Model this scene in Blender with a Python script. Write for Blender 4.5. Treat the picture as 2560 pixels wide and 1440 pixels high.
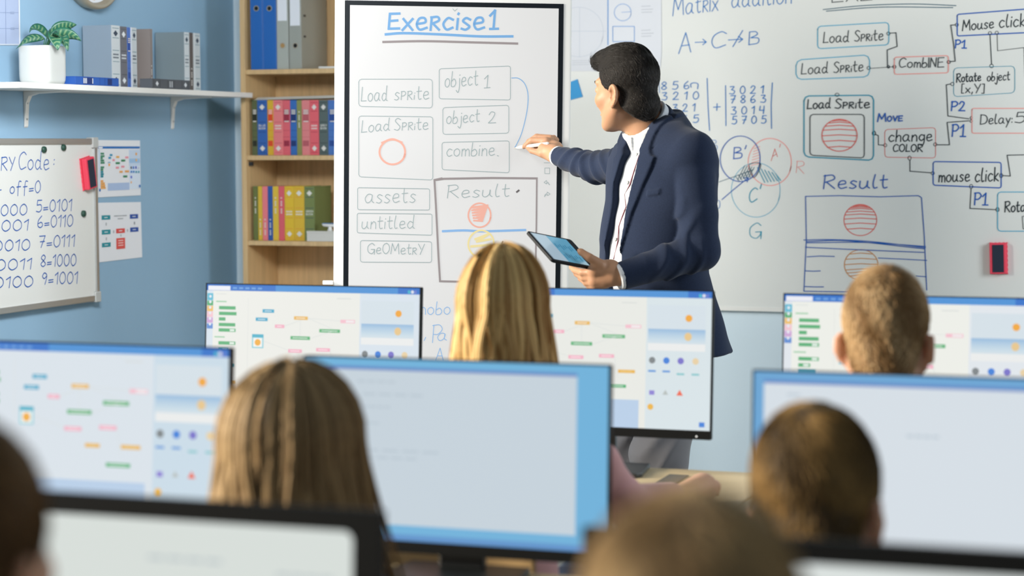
import bpy, bmesh, math, random
import numpy as np
from mathutils import Vector, Matrix

for o in list(bpy.data.objects):
    bpy.data.objects.remove(o)
scene = bpy.context.scene
C = scene.collection
random.seed(7)
rng = np.random.default_rng(7)

# ------------------------------------------------------------ camera
FPX = 5200.0
CAMZ = 1.50
YAW, PITCH, ROLL = math.radians(19.4), math.radians(3.98), math.radians(-0.27)
_cy, _sy = math.cos(YAW), math.sin(YAW)
FW = np.array([-_sy*math.cos(PITCH), _cy*math.cos(PITCH), -math.sin(PITCH)])
_r0 = np.array([_cy, _sy, 0.0]); _u0 = np.cross(_r0, FW)
RT = math.cos(ROLL)*_r0 + math.sin(ROLL)*_u0
UP = -math.sin(ROLL)*_r0 + math.cos(ROLL)*_u0
CAM = np.array([0.0, 0.0, CAMZ])
camd = bpy.data.cameras.new('camera'); cam = bpy.data.objects.new('camera', camd); C.objects.link(cam)
cam.matrix_world = Matrix(((RT[0], UP[0], -FW[0], CAM[0]), (RT[1], UP[1], -FW[1], CAM[1]),
                           (RT[2], UP[2], -FW[2], CAM[2]), (0, 0, 0, 1)))
camd.sensor_width = 36.0; camd.lens = FPX/2560*36.0
camd.clip_start = 0.05; camd.clip_end = 100
camd.dof.use_dof = True; camd.dof.focus_distance = 6.5; camd.dof.aperture_fstop = 2.5
camd.dof.aperture_blades = 0
scene.camera = cam

# ------------------------------------------------------------ light and exposure
scene.view_settings.view_transform = 'Standard'
scene.view_settings.look = 'None'
scene.view_settings.gamma = 1.0
scene.view_settings.use_curve_mapping = False
scene.view_settings.exposure = 0.12
world = bpy.data.worlds.new('world'); scene.world = world; world.use_nodes = True
bg = world.node_tree.nodes['Background']
bg.inputs[0].default_value = (0.80, 0.93, 1.0, 1); bg.inputs[1].default_value = 0.23

def add_light(name, kind, loc, direction, energy, color, **kw):
    d = bpy.data.lights.new(name, kind); d.energy = energy; d.color = color
    for k, v in kw.items(): setattr(d, k, v)
    o = bpy.data.objects.new(name, d); C.objects.link(o); o.location = loc
    o.rotation_euler = Vector(direction).to_track_quat('-Z', 'Y').to_euler()
    return o
SUN_AZ, SUN_EL = math.radians(66), math.radians(13)
SUN_DIR = (math.sin(SUN_AZ)*math.cos(SUN_EL), math.cos(SUN_AZ)*math.cos(SUN_EL), -math.sin(SUN_EL))
add_light('sun', 'SUN', (-6, -8, 5), SUN_DIR, 4.4, (1.0, 0.88, 0.70), angle=math.radians(6))
# left window daylight, and unseen fill lights added for the whiteboard and left wall
add_light('board_right_fill', 'AREA', (1.9, 5.9, 2.0), (-0.8, 0.65, -0.10), 75, (0.86, 0.94, 1.0), shape='RECTANGLE', size=1.1, size_y=1.4)  # added fill inside the room, no window here; brightens the whiteboard's right side
add_light('left_window_daylight', 'AREA', (-4.4, 1.2, 2.5), (1, 0.25, -0.25), 14, (0.95, 0.97, 1.0), shape='RECTANGLE', size=5.0, size_y=1.6)
add_light('board_left_fill', 'AREA', (-5.2, 3.6, 2.5), (0.62, 1, -0.2), 185, (1.0, 0.96, 0.88), shape='RECTANGLE', size=1.2, size_y=1.2)  # soft fill added outside the left opening to brighten the whiteboard's left part
add_light('left_wall_fill', 'AREA', (-2.4, 4.4, 2.35), (-1, 0.7, -0.5), 44, (0.96, 0.98, 1.0), shape='RECTANGLE', size=0.9, size_y=0.4, spread=math.radians(130))  # added fill without a lamp body, lifts the left wall

# ------------------------------------------------------------ picture coordinates -> points in the room
def ray(x, y):
    return FW + (x-1280.0)/FPX*RT - (y-720.0)/FPX*UP
def atd(x, y, d):
    return CAM + d*ray(x, y)
def on_plane(x, y, p0, n):
    r = ray(x, y); n = np.asarray(n, float)
    return CAM + r*(np.dot(np.asarray(p0, float)-CAM, n)/np.dot(r, n))
def onX(x, y, X): return on_plane(x, y, (X, 0, 0), (1, 0, 0))
def onY(x, y, Y): return on_plane(x, y, (0, Y, 0), (0, 1, 0))
def onZ(x, y, Z): return on_plane(x, y, (0, 0, Z), (0, 0, 1))
FH = np.array([-_sy, _cy, 0.0]); RH = np.array([_cy, _sy, 0.0])   # level forward / level right

XL, YB = -4.0, 7.87          # left wall plane, back wall plane
DESK_Z = 0.69

# ------------------------------------------------------------ materials
def lin(c):
    if isinstance(c, str): c = tuple(int(c[i:i+2], 16) for i in (0, 2, 4))
    return tuple((v/255/12.92 if v/255 <= 0.04045 else ((v/255+0.055)/1.055)**2.4) for v in c)
_mats = {}
def mat(name, color=None, rough=0.55, metal=0.0, spec=0.5, bump=None, var=None, sss=0.0, emit=None, attr=None, sheen=0.0, coat=0.0):
    """bump=(scale, strength, distance[, stretch]); var=(scale, amount[, stretch]); attr = colour attribute name"""
    if name in _mats: return _mats[name]
    m = bpy.data.materials.new(name); m.use_nodes = True; _mats[name] = m
    nt = m.node_tree; N = nt.nodes; L = nt.links; b = N['Principled BSDF']
    b.inputs['Roughness'].default_value = rough; b.inputs['Metallic'].default_value = metal
    b.inputs['Specular IOR Level'].default_value = spec
    b.inputs['Sheen Weight'].default_value = sheen; b.inputs['Coat Weight'].default_value = coat
    src = None
    if attr:
        a = N.new('ShaderNodeAttribute'); a.attribute_name = attr; src = a.outputs['Color']
    col = lin(color) if color is not None else (0.5, 0.5, 0.5)
    b.inputs['Base Color'].default_value = (*col, 1)
    tc = N.new('ShaderNodeTexCoord') if (bump or var) else None
    def tex(scale, stretch, detail=4):
        mp = N.new('ShaderNodeMapping'); L.new(tc.outputs['Object'], mp.inputs['Vector'])
        if stretch: mp.inputs['Scale'].default_value = stretch
        n = N.new('ShaderNodeTexNoise'); n.inputs['Scale'].default_value = scale; n.inputs['Detail'].default_value = detail
        L.new(mp.outputs['Vector'], n.inputs['Vector']); return n
    if var:
        n = tex(var[0], var[2] if len(var) > 2 else None)
        hsv = N.new('ShaderNodeHueSaturation')
        mr = N.new('ShaderNodeMapRange'); mr.inputs['From Min'].default_value = 0.3; mr.inputs['From Max'].default_value = 0.7
        mr.inputs['To Min'].default_value = 1-var[1]; mr.inputs['To Max'].default_value = 1+var[1]
        L.new(n.outputs['Fac'], mr.inputs['Value']); L.new(mr.outputs['Result'], hsv.inputs['Value'])
        if src is not None: L.new(src, hsv.inputs['Color'])
        else: hsv.inputs['Color'].default_value = (*col, 1)
        src = hsv.outputs['Color']
    if src is not None: L.new(src, b.inputs['Base Color'])
    if bump:
        n = tex(bump[0], bump[3] if len(bump) > 3 else None)
        bp = N.new('ShaderNodeBump'); bp.inputs['Strength'].default_value = bump[1]; bp.inputs['Distance'].default_value = bump[2]
        L.new(n.outputs['Fac'], bp.inputs['Height']); L.new(bp.outputs['Normal'], b.inputs['Normal'])
    if sss:
        b.inputs['Subsurface Weight'].default_value = sss
        b.inputs['Subsurface Radius'].default_value = (1.0, 0.28, 0.14); b.inputs['Subsurface Scale'].default_value = 0.012
    if emit is not None:
        if attr and emit > 0: L.new(src, b.inputs['Emission Color'])
        else: b.inputs['Emission Color'].default_value = (*col, 1)
        b.inputs['Emission Strength'].default_value = emit
    return m

# ------------------------------------------------------------ mesh helpers
class MB:
    """collects vertices and faces; build() links them as ONE mesh object"""
    def __init__(s): s.v = []; s.f = []; s.m = []; s.c = []; s.cur = 0; s.col = (1, 1, 1)
    def add(s, vs, fs):
        o = len(s.v); s.v += [tuple(float(c) for c in v) for v in vs]
        for f in fs: s.f.append(tuple(i+o for i in f)); s.m.append(s.cur); s.c.append(s.col)
    def box(s, a, b):
        x0, y0, z0 = [min(p, q) for p, q in zip(a, b)]; x1, y1, z1 = [max(p, q) for p, q in zip(a, b)]
        s.add([(x0,y0,z0),(x1,y0,z0),(x1,y1,z0),(x0,y1,z0),(x0,y0,z1),(x1,y0,z1),(x1,y1,z1),(x0,y1,z1)],
              [(0,3,2,1),(4,5,6,7),(0,1,5,4),(1,2,6,5),(2,3,7,6),(3,0,4,7)])
    def prism(s, poly, p0, p1, ax):
        """extrude a 2D polygon along axis ax from p0 to p1; the other two axes in cyclic order"""
        n = len(poly); vs = []
        for t in (p0, p1):
            for (a, b) in poly:
                v = [0, 0, 0]; v[ax] = t; v[(ax+1) % 3] = a; v[(ax+2) % 3] = b; vs.append(v)
        s.add(vs, [tuple(range(n))[::-1], tuple(range(n, 2*n))] + [(i, (i+1) % n, n+(i+1) % n, n+i) for i in range(n)])
    def tube(s, pts, r, n=10, cap=True):
        pts = [np.asarray(p, float) for p in pts]; rs = r if isinstance(r, (list, tuple)) else [r]*len(pts)
        ref = np.array([0.03, 0.11, 1.0]); rings = []
        for i, p in enumerate(pts):
            t = pts[min(i+1, len(pts)-1)]-pts[max(i-1, 0)]; t = t/(np.linalg.norm(t)+1e-9)
            if abs(np.dot(t, ref)) > 0.97*np.linalg.norm(ref): ref = np.array([1.0, 0.1, 0])
            a = np.cross(t, ref); a /= np.linalg.norm(a); b = np.cross(t, a)
            rings += [p+rs[i]*(math.cos(k*2*math.pi/n)*a+math.sin(k*2*math.pi/n)*b) for k in range(n)]
        fs = [(i*n+k, i*n+(k+1) % n, (i+1)*n+(k+1) % n, (i+1)*n+k) for i in range(len(pts)-1) for k in range(n)]
        if cap: fs += [tuple(range(n))[::-1], tuple(range((len(pts)-1)*n, len(pts)*n))]
        s.add(rings, fs)
    def lathe(s, prof, n=32, c=(0, 0, 0)):
        vs = []; m = len(prof)
        for k in range(n):
            a = 2*math.pi*k/n
            vs += [(c[0]+r*math.cos(a), c[1]+r*math.sin(a), c[2]+z) for r, z in prof]
        s.add(vs, [(k*m+i, ((k+1) % n)*m+i, ((k+1) % n)*m+i+1, k*m+i+1) for k in range(n) for i in range(m-1)])
    def build(s, name, mats, parent=None, smooth=False, bevel=0.0, seg=2, loc=None, M=None):
        me = bpy.data.meshes.new(name); me.from_pydata(s.v, [], s.f)
        if not isinstance(mats, (list, tuple)): mats = [mats]
        for m in mats: me.materials.append(m)
        if len(mats) > 1: me.polygons.foreach_set('material_index', s.m)
        if any(c != (1, 1, 1) for c in s.c):
            at = me.color_attributes.new('Col', 'FLOAT_COLOR', 'CORNER')
            buf = []
            for p, c in zip(me.polygons, s.c): buf += [*c, 1.0]*p.loop_total
            at.data.foreach_set('color', buf)
        if smooth: me.polygons.foreach_set('use_smooth', [True]*len(me.polygons))
        me.update()
        return link(me, name, parent, bevel, seg, loc, M)
def link(me, name, parent=None, bevel=0.0, seg=2, loc=None, M=None):
    o = bpy.data.objects.new(name, me); C.objects.link(o)
    if M is not None: o.matrix_world = M
    if loc is not None: o.location = loc
    if parent is not None: o.parent = parent
    if bevel:
        b = o.modifiers.new('bevel', 'BEVEL'); b.width = bevel; b.segments = seg; b.limit_method = 'ANGLE'; b.angle_limit = math.radians(40)
        b.harden_normals = False
    return o
def tag(o, label, cat, group=None, kind=None):
    o['label'] = label; o['category'] = cat
    if group: o['group'] = group
    if kind: o['kind'] = kind
    return o
def thing(name, label, cat, loc=(0, 0, 0), rotz=0.0, group=None, M=None):
    o = bpy.data.objects.new(name, None); C.objects.link(o); o.empty_display_size = 0.05
    if M is not None: o.matrix_world = M
    else: o.location = loc; o.rotation_euler = (0, 0, rotz)
    return tag(o, label, cat, group)
def struct(o):
    o['kind'] = 'structure'; return o
def frameM(origin, ex, ey, ez):
    return Matrix(((ex[0], ey[0], ez[0], origin[0]), (ex[1], ey[1], ez[1], origin[1]), (ex[2], ey[2], ez[2], origin[2]), (0, 0, 0, 1)))
# ------------------------------------------------------------ continuous bodies: signed distances -> one closed surface
def s_cap(P, a, b, r1, r2):
    a = np.asarray(a, float); b = np.asarray(b, float); ab = b-a; L2 = ab@ab+1e-12
    t = np.clip(((P-a)@ab)/L2, 0, 1)
    return np.linalg.norm(P-a-t[:, None]*ab, axis=1)-(r1+(r2-r1)*t)
def s_ell(P, c, r, R=None):
    q = P-np.asarray(c, float)
    if R is not None: q = q@np.asarray(R)
    r = np.asarray(r, float)
    k0 = np.linalg.norm(q/r, axis=1); k1 = np.linalg.norm(q/(r*r), axis=1)+1e-9
    return k0*(k0-1)/k1
def smin(a, b, k):
    h = np.clip(0.5+0.5*(b-a)/k, 0, 1)
    return b+(a-b)*h-k*h*(1-h)
def smax(a, b, k): return -smin(-a, -b, k)
def rotx(a): c, s = math.cos(a), math.sin(a); return np.array([[1,0,0],[0,c,-s],[0,s,c]])
def roty(a): c, s = math.cos(a), math.sin(a); return np.array([[c,0,s],[0,1,0],[-s,0,c]])
def rotz(a): c, s = math.cos(a), math.sin(a); return np.array([[c,-s,0],[s,c,0],[0,0,1]])

def surface(fn, lo, hi, h):
    """surface nets of fn < 0 on a grid of pitch h, evaluated only in blocks near the surface"""
    lo = np.asarray(lo, float); hi = np.asarray(hi, float); B = 8
    n = (np.ceil((hi-lo)/h/B).astype(int))*B
    V = np.ones(n, np.float32)
    nb = n//B
    ijk = np.stack(np.meshgrid(*[np.arange(k) for k in nb], indexing='ij'), -1).reshape(-1, 3)
    cen = lo+(ijk*B+(B-1)/2)*h
    d = np.concatenate([fn(cen[i:i+60000]) for i in range(0, len(cen), 60000)])
    near = np.abs(d) < B*h*0.87*1.9+0.012
    off = np.stack(np.meshgrid(*[np.arange(B)]*3, indexing='ij'), -1).reshape(-1, 3)
    V4 = V.reshape(nb[0], B, nb[1], B, nb[2], B)
    far = ijk[~near]; V4[far[:, 0], :, far[:, 1], :, far[:, 2], :] = np.sign(d[~near])[:, None, None, None]
    nr = ijk[near]
    for i in range(0, len(nr), 400):
        blk = nr[i:i+400]
        P = (lo+((blk*B)[:, None, :]+off[None])*h).reshape(-1, 3)
        V4[blk[:, 0], :, blk[:, 1], :, blk[:, 2], :] = fn(P).reshape(-1, B, B, B)
    S = V < 0
    c = [(i, j, k) for i in (0, 1) for j in (0, 1) for k in (0, 1)]
    sl = lambda A, o: A[o[0]:A.shape[0]-1+o[0], o[1]:A.shape[1]-1+o[1], o[2]:A.shape[2]-1+o[2]]
    cnt = sum(sl(S, o).astype(np.uint8) for o in c)
    act = np.argwhere((cnt > 0) & (cnt < 8))
    idx = -np.ones(np.array(V.shape)-1, np.int64); idx[act[:, 0], act[:, 1], act[:, 2]] = np.arange(len(act))
    cv = {o: V[act[:, 0]+o[0], act[:, 1]+o[1], act[:, 2]+o[2]] for o in c}
    acc = np.zeros((len(act), 3)); num = np.zeros(len(act))
    for o in c:
        for ax in range(3):
            if o[ax] == 0:
                p = list(o); p[ax] = 1; p = tuple(p)
                a, b = cv[o], cv[p]; m = (a < 0) != (b < 0)
                t = np.where(m, a/np.where(m, a-b, 1), 0)
                q = np.tile(np.array(o, float), (len(act), 1)); q[:, ax] = t
                acc += q*m[:, None]; num += m
    verts = lo+(act+acc/num[:, None])*h
    quads = []
    for ax in range(3):
        s0 = np.take(S, range(0, S.shape[ax]-1), ax); s1 = np.take(S, range(1, S.shape[ax]), ax)
        e = np.argwhere(s0 != s1); b, cc = (ax+1) % 3, (ax+2) % 3
        e = e[(e[:, b] > 0) & (e[:, cc] > 0) & (e[:, b] < S.shape[b]-1) & (e[:, cc] < S.shape[cc]-1)]
        def cell(db, dc):
            q = e.copy(); q[:, b] -= db; q[:, cc] -= dc; return idx[q[:, 0], q[:, 1], q[:, 2]]
        Q = np.stack([cell(1, 1), cell(0, 1), cell(0, 0), cell(1, 0)], 1)
        ins = S[e[:, 0], e[:, 1], e[:, 2]]
        Q[~ins] = Q[~ins][:, ::-1]
        quads.append(Q)
    Q = np.concatenate(quads); Q = Q[(Q >= 0).all(1)]
    return verts, Q
def np_mesh(name, verts, quads, mats, smooth=True, col=None):
    me = bpy.data.meshes.new(name)
    k = quads.shape[1]
    me.vertices.add(len(verts)); me.vertices.foreach_set('co', np.asarray(verts, np.float32).ravel())
    me.loops.add(quads.size); me.loops.foreach_set('vertex_index', quads.astype(np.int32).ravel())
    me.polygons.add(len(quads)); me.polygons.foreach_set('loop_start', np.arange(len(quads), dtype=np.int32)*k)
    try: me.polygons.foreach_set('loop_total', np.full(len(quads), k, np.int32))
    except Exception: pass
    me.update(calc_edges=True); me.validate()
    if smooth: me.polygons.foreach_set('use_smooth', [True]*len(me.polygons))
    for m in (mats if isinstance(mats, (list, tuple)) else [mats]): me.materials.append(m)
    if col is not None:
        at = me.color_attributes.new('Col', 'FLOAT_COLOR', 'POINT')
        at.data.foreach_set('color', np.concatenate([col, np.ones((len(col), 1))], 1).astype(np.float32).ravel())
    return me
def clean_nets(v, q, it=1):
    """a little smoothing of the net"""
    for _ in range(it):
        s = np.zeros_like(v); n = np.zeros(len(v))
        for a, b in ((0, 1), (1, 2), (2, 3), (3, 0)):
            np.add.at(s, q[:, a], v[q[:, b]]); np.add.at(n, q[:, a], 1)
            np.add.at(s, q[:, b], v[q[:, a]]); np.add.at(n, q[:, b], 1)
        v = 0.5*v+0.5*s/np.maximum(n, 1)[:, None]
    return v
def sdf_obj(name, fn, lo, hi, h, m, parent=None, it=1):
    v, q = surface(fn, lo, hi, h)
    if it: v = clean_nets(v, q, it)
    me = np_mesh(name, v, q, m)
    return link(me, name, parent)
def strands_mesh(name, paths, rad, m, cols, sides=3):
    """paths (N, M, 3), rad (N, M) or float, cols (N, 3): thin tapered locks in one mesh"""
    N, M, _ = paths.shape
    t = np.gradient(paths, axis=1); t /= np.linalg.norm(t, axis=2, keepdims=True)+1e-9
    ref = np.array([0.31, 0.77, 0.55]); a = np.cross(t, ref); a /= np.linalg.norm(a, axis=2, keepdims=True)+1e-9
    b = np.cross(t, a)
    r = np.broadcast_to(rad, (N, M))[..., None]
    ring = [paths+r*(math.cos(2*math.pi*k/sides)*a+math.sin(2*math.pi*k/sides)*b) for k in range(sides)]
    V = np.stack(ring, 2).reshape(-1, 3)
    base = (np.arange(N)[:, None]*M+np.arange(M-1)[None]).reshape(-1)*sides
    Q = np.concatenate([np.stack([base+k, base+(k+1) % sides, base+sides+(k+1) % sides, base+sides+k], 1) for k in range(sides)])
    return np_mesh(name, V, Q, m, True, np.repeat(cols, M*sides, 0))
# ------------------------------------------------------------ the room
M_wallb = mat('wall_pale_blue', 'cfdfe8', 0.75, bump=(180, 0.06, 0.002), var=(1.2, 0.03))
M_wall = mat('wall_blue', '8fb1ca', 0.75, bump=(180, 0.06, 0.002), var=(1.2, 0.03))
M_white = mat('white_lacquer', 'e6e5e0', 0.4, bump=(60, 0.02, 0.001))
M_board = mat('whiteboard_enamel', 'dedfdb', 0.32, spec=0.45, bump=(8, 0.01, 0.002))
M_alu = mat('brushed_aluminium', 'c9cac8', 0.35, 0.85, bump=(40, 0.05, 0.0005, (1, 60, 1)))
M_birch = mat('birch_veneer', 'cfae7e', 0.5, bump=(30, 0.05, 0.0006, (9, 9, 0.6)), var=(14, 0.10, (5, 5, 0.35)))
M_floor = mat('floor_vinyl', 'a9a49a', 0.45, var=(3, 0.06), bump=(50, 0.03, 0.001))
M_black = mat('black_plastic', '24282c', 0.38, bump=(300, 0.03, 0.0004))
M_red = mat('red_foam', 'e8425a', 0.7, bump=(400, 0.1, 0.0005))
M_navyfelt = mat('dark_felt', '22293a', 0.9, bump=(700, 0.3, 0.0006))
M_paper = mat('paper', 'e4e6ea', 0.8, bump=(200, 0.02, 0.0003))

def room_box(name, a, b, m, label, cat):
    k = MB(); k.box(a, b); o = struct(k.build(name, m)); return tag(o, label, cat, kind='structure')
room_box('floor', (-4.3, -2.5, -0.1), (4.7, 8.0, 0), M_floor, 'grey vinyl classroom floor under all the desks', 'floor')
room_box('wall_back', (-4.2, YB, 0), (4.7, YB+0.15, 3.2), M_wallb, 'light blue back wall behind the bookshelf and the large whiteboard', 'wall')
k = MB()
k.prism([(-0.0, 0.0), (YB, 0.0), (YB, 3.2), (5.72, 3.2), (5.72, 1.58), (4.6, 1.58), (4.6, 0.8), (0.0, 0.8)], XL-0.15, XL, 0)
o = k.build('wall_left', M_wall); tag(o, 'light blue left wall with the white shelf and the small whiteboard', 'wall', kind='structure')
room_box('baseboard_back', (-3.99, YB-0.015, 0.001), (4.7, YB, 0.08), M_white, 'white baseboard along the foot of the back wall', 'baseboard')
room_box('baseboard_left', (XL, 0.0, 0.001), (XL+0.015, YB-0.016, 0.08), M_white, 'white baseboard along the foot of the left wall', 'baseboard')

# the large whiteboard on the back wall
YW = YB-0.022
zb = onY(1868, 767, YW)[2]
xw0, xw1, zw1 = -2.93, 2.9, 2.35
WB = thing('whiteboard', 'large wall whiteboard covered in coding diagrams behind the man in the navy jacket', 'whiteboard', (xw0, YB-0.001, zb))
k = MB(); k.box((xw0, YW, zb), (xw1, YB-0.001, zw1)); wb_panel = k.build('panel', M_board)
k = MB(); k.box((xw0-0.012, YW-0.004, zb-0.016), (xw1+0.012, YB-0.001, zb)); k.box((xw0-0.012, YW-0.004, zw1), (xw1+0.012, YB-0.001, zw1+0.016))
k.box((xw0-0.012, YW-0.004, zb), (xw0, YB-0.001, zw1)); k.box((xw1, YW-0.004, zb), (xw1+0.012, YB-0.001, zw1))
wb_frame = k.build('board_frame', M_white)
def adopt(o, parent):
    bpy.context.view_layer.update()
    mw = o.matrix_world.copy(); o.parent = parent; o.matrix_parent_inverse = parent.matrix_world.inverted(); return o
for o in (wb_panel, wb_frame): adopt(o, WB)

# the small whiteboard on the left wall
XS = XL+0.022
ys1 = onX(243.5, 550, XS)[1]
zt, zs = onX(241, 346, XS)[2], onX(244, 752, XS)[2]
ys0 = ys1-1.05
SB = thing('whiteboard', 'small framed whiteboard with binary code written in blue on the left wall', 'whiteboard', (XL+0.001, ys0, zs))
k = MB(); k.box((XL+0.001, ys0, zs), (XS, ys1, zt)); adopt(k.build('panel', M_board), SB)
k = MB(); w = 0.022
k.box((XL+0.001, ys0, zt-w), (XS+0.006, ys1, zt)); k.box((XL+0.001, ys0, zs), (XS+0.006, ys1, zs+w))
k.box((XL+0.001, ys1-w, zs+w), (XS+0.006, ys1, zt-w)); k.box((XL+0.001, ys0, zs+w), (XS+0.006, ys0+w, zt-w))
adopt(k.build('board_frame', M_alu, bevel=0.003), SB)
k = MB()
for (y, z) in ((ys1, zt), (ys1, zs)):
    k = MB(); k.box((XL+0.001, y-0.035, z-0.035 if z == zt else z-0.004), (XS+0.009, y+0.004, z+0.004 if z == zt else z+0.035))
    adopt(k.build('corner_cap', mat('grey_plastic', 'b9bbb8', 0.5), bevel=0.003), SB)

# magnets, sponges
M_green = mat('dark_green_plastic', '24493c', 0.4)
for i, (px, py, lab) in enumerate(((110, 374, 'dark green round magnet above the word Code on the small whiteboard'), (159, 369, 'dark green round magnet nearest the top right corner of the small whiteboard'),
                      (209, 534, 'dark green round magnet on the right edge of the small whiteboard, below the red sponge'))):
    p = onX(px, py, XS+0.004); k = MB()
    k.lathe([(0.0001, 0), (0.0115, 0), (0.012, 0.004), (0.0105, 0.009), (0.0001, 0.010)], 24)
    M = frameM((XS+0.0005, p[1], p[2]), (0, 1, 0), (0, 0, 1), (1, 0, 0))
    tag(k.build('magnet', M_green, smooth=True, M=M), lab, 'magnet', 'green magnets on the small whiteboard')
def eraser(M, label):
    t = thing('board_eraser', label, 'board eraser', M=M)
    k = MB(); w, h = 0.033, 0.059; pts = []
    n = 9
    for s in range(n): pts.append((-w+2*w*s/n, -h+(0.0015 if s % 2 else 0)))
    for s in range(n+5): pts.append((w-(0.0018 if s % 2 else 0), -h+2*h*s/(n+5)))
    for s in range(n): pts.append((w-2*w*s/n, h-(0.0015 if s % 2 else 0)))
    for s in range(n+5): pts.append((-w+(0.0018 if s % 2 else 0), h-2*h*s/(n+5)))
    k.prism(pts, 0.0004, 0.006, 2); o = k.build('magnetic_pad', M_red, t); 
    k = MB(); k.box((-w+0.002, -h+0.002, 0.0062), (w-0.002, h-0.002, 0.026)); k.build('body', M_red, t, bevel=0.004, seg=3)
    k = MB(); k.box((-w*0.62, -h*0.86, 0.0262), (w*0.62, h*0.86, 0.0285)); k.build('felt_insert', M_navyfelt, t, bevel=0.001)
    return t
p = onY(2496, 646, YW-0.014)
eraser(frameM((p[0], YW, p[2]), (1, 0, 0.03), (-0.03, 0, 1), (0, -1, 0)), 'pink red board eraser with black felt stuck on the large whiteboard')
p = onX(222, 433, XS+0.014); a = math.radians(10)
ez = np.array([1, 0, 0]); ey = np.array([0, -math.sin(a), math.cos(a)]); ex = np.cross(ey, ez)
eraser(frameM((XS, p[1], p[2]), ex, ey, ez), 'tilted red board eraser with navy felt on the small left whiteboard')
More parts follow.
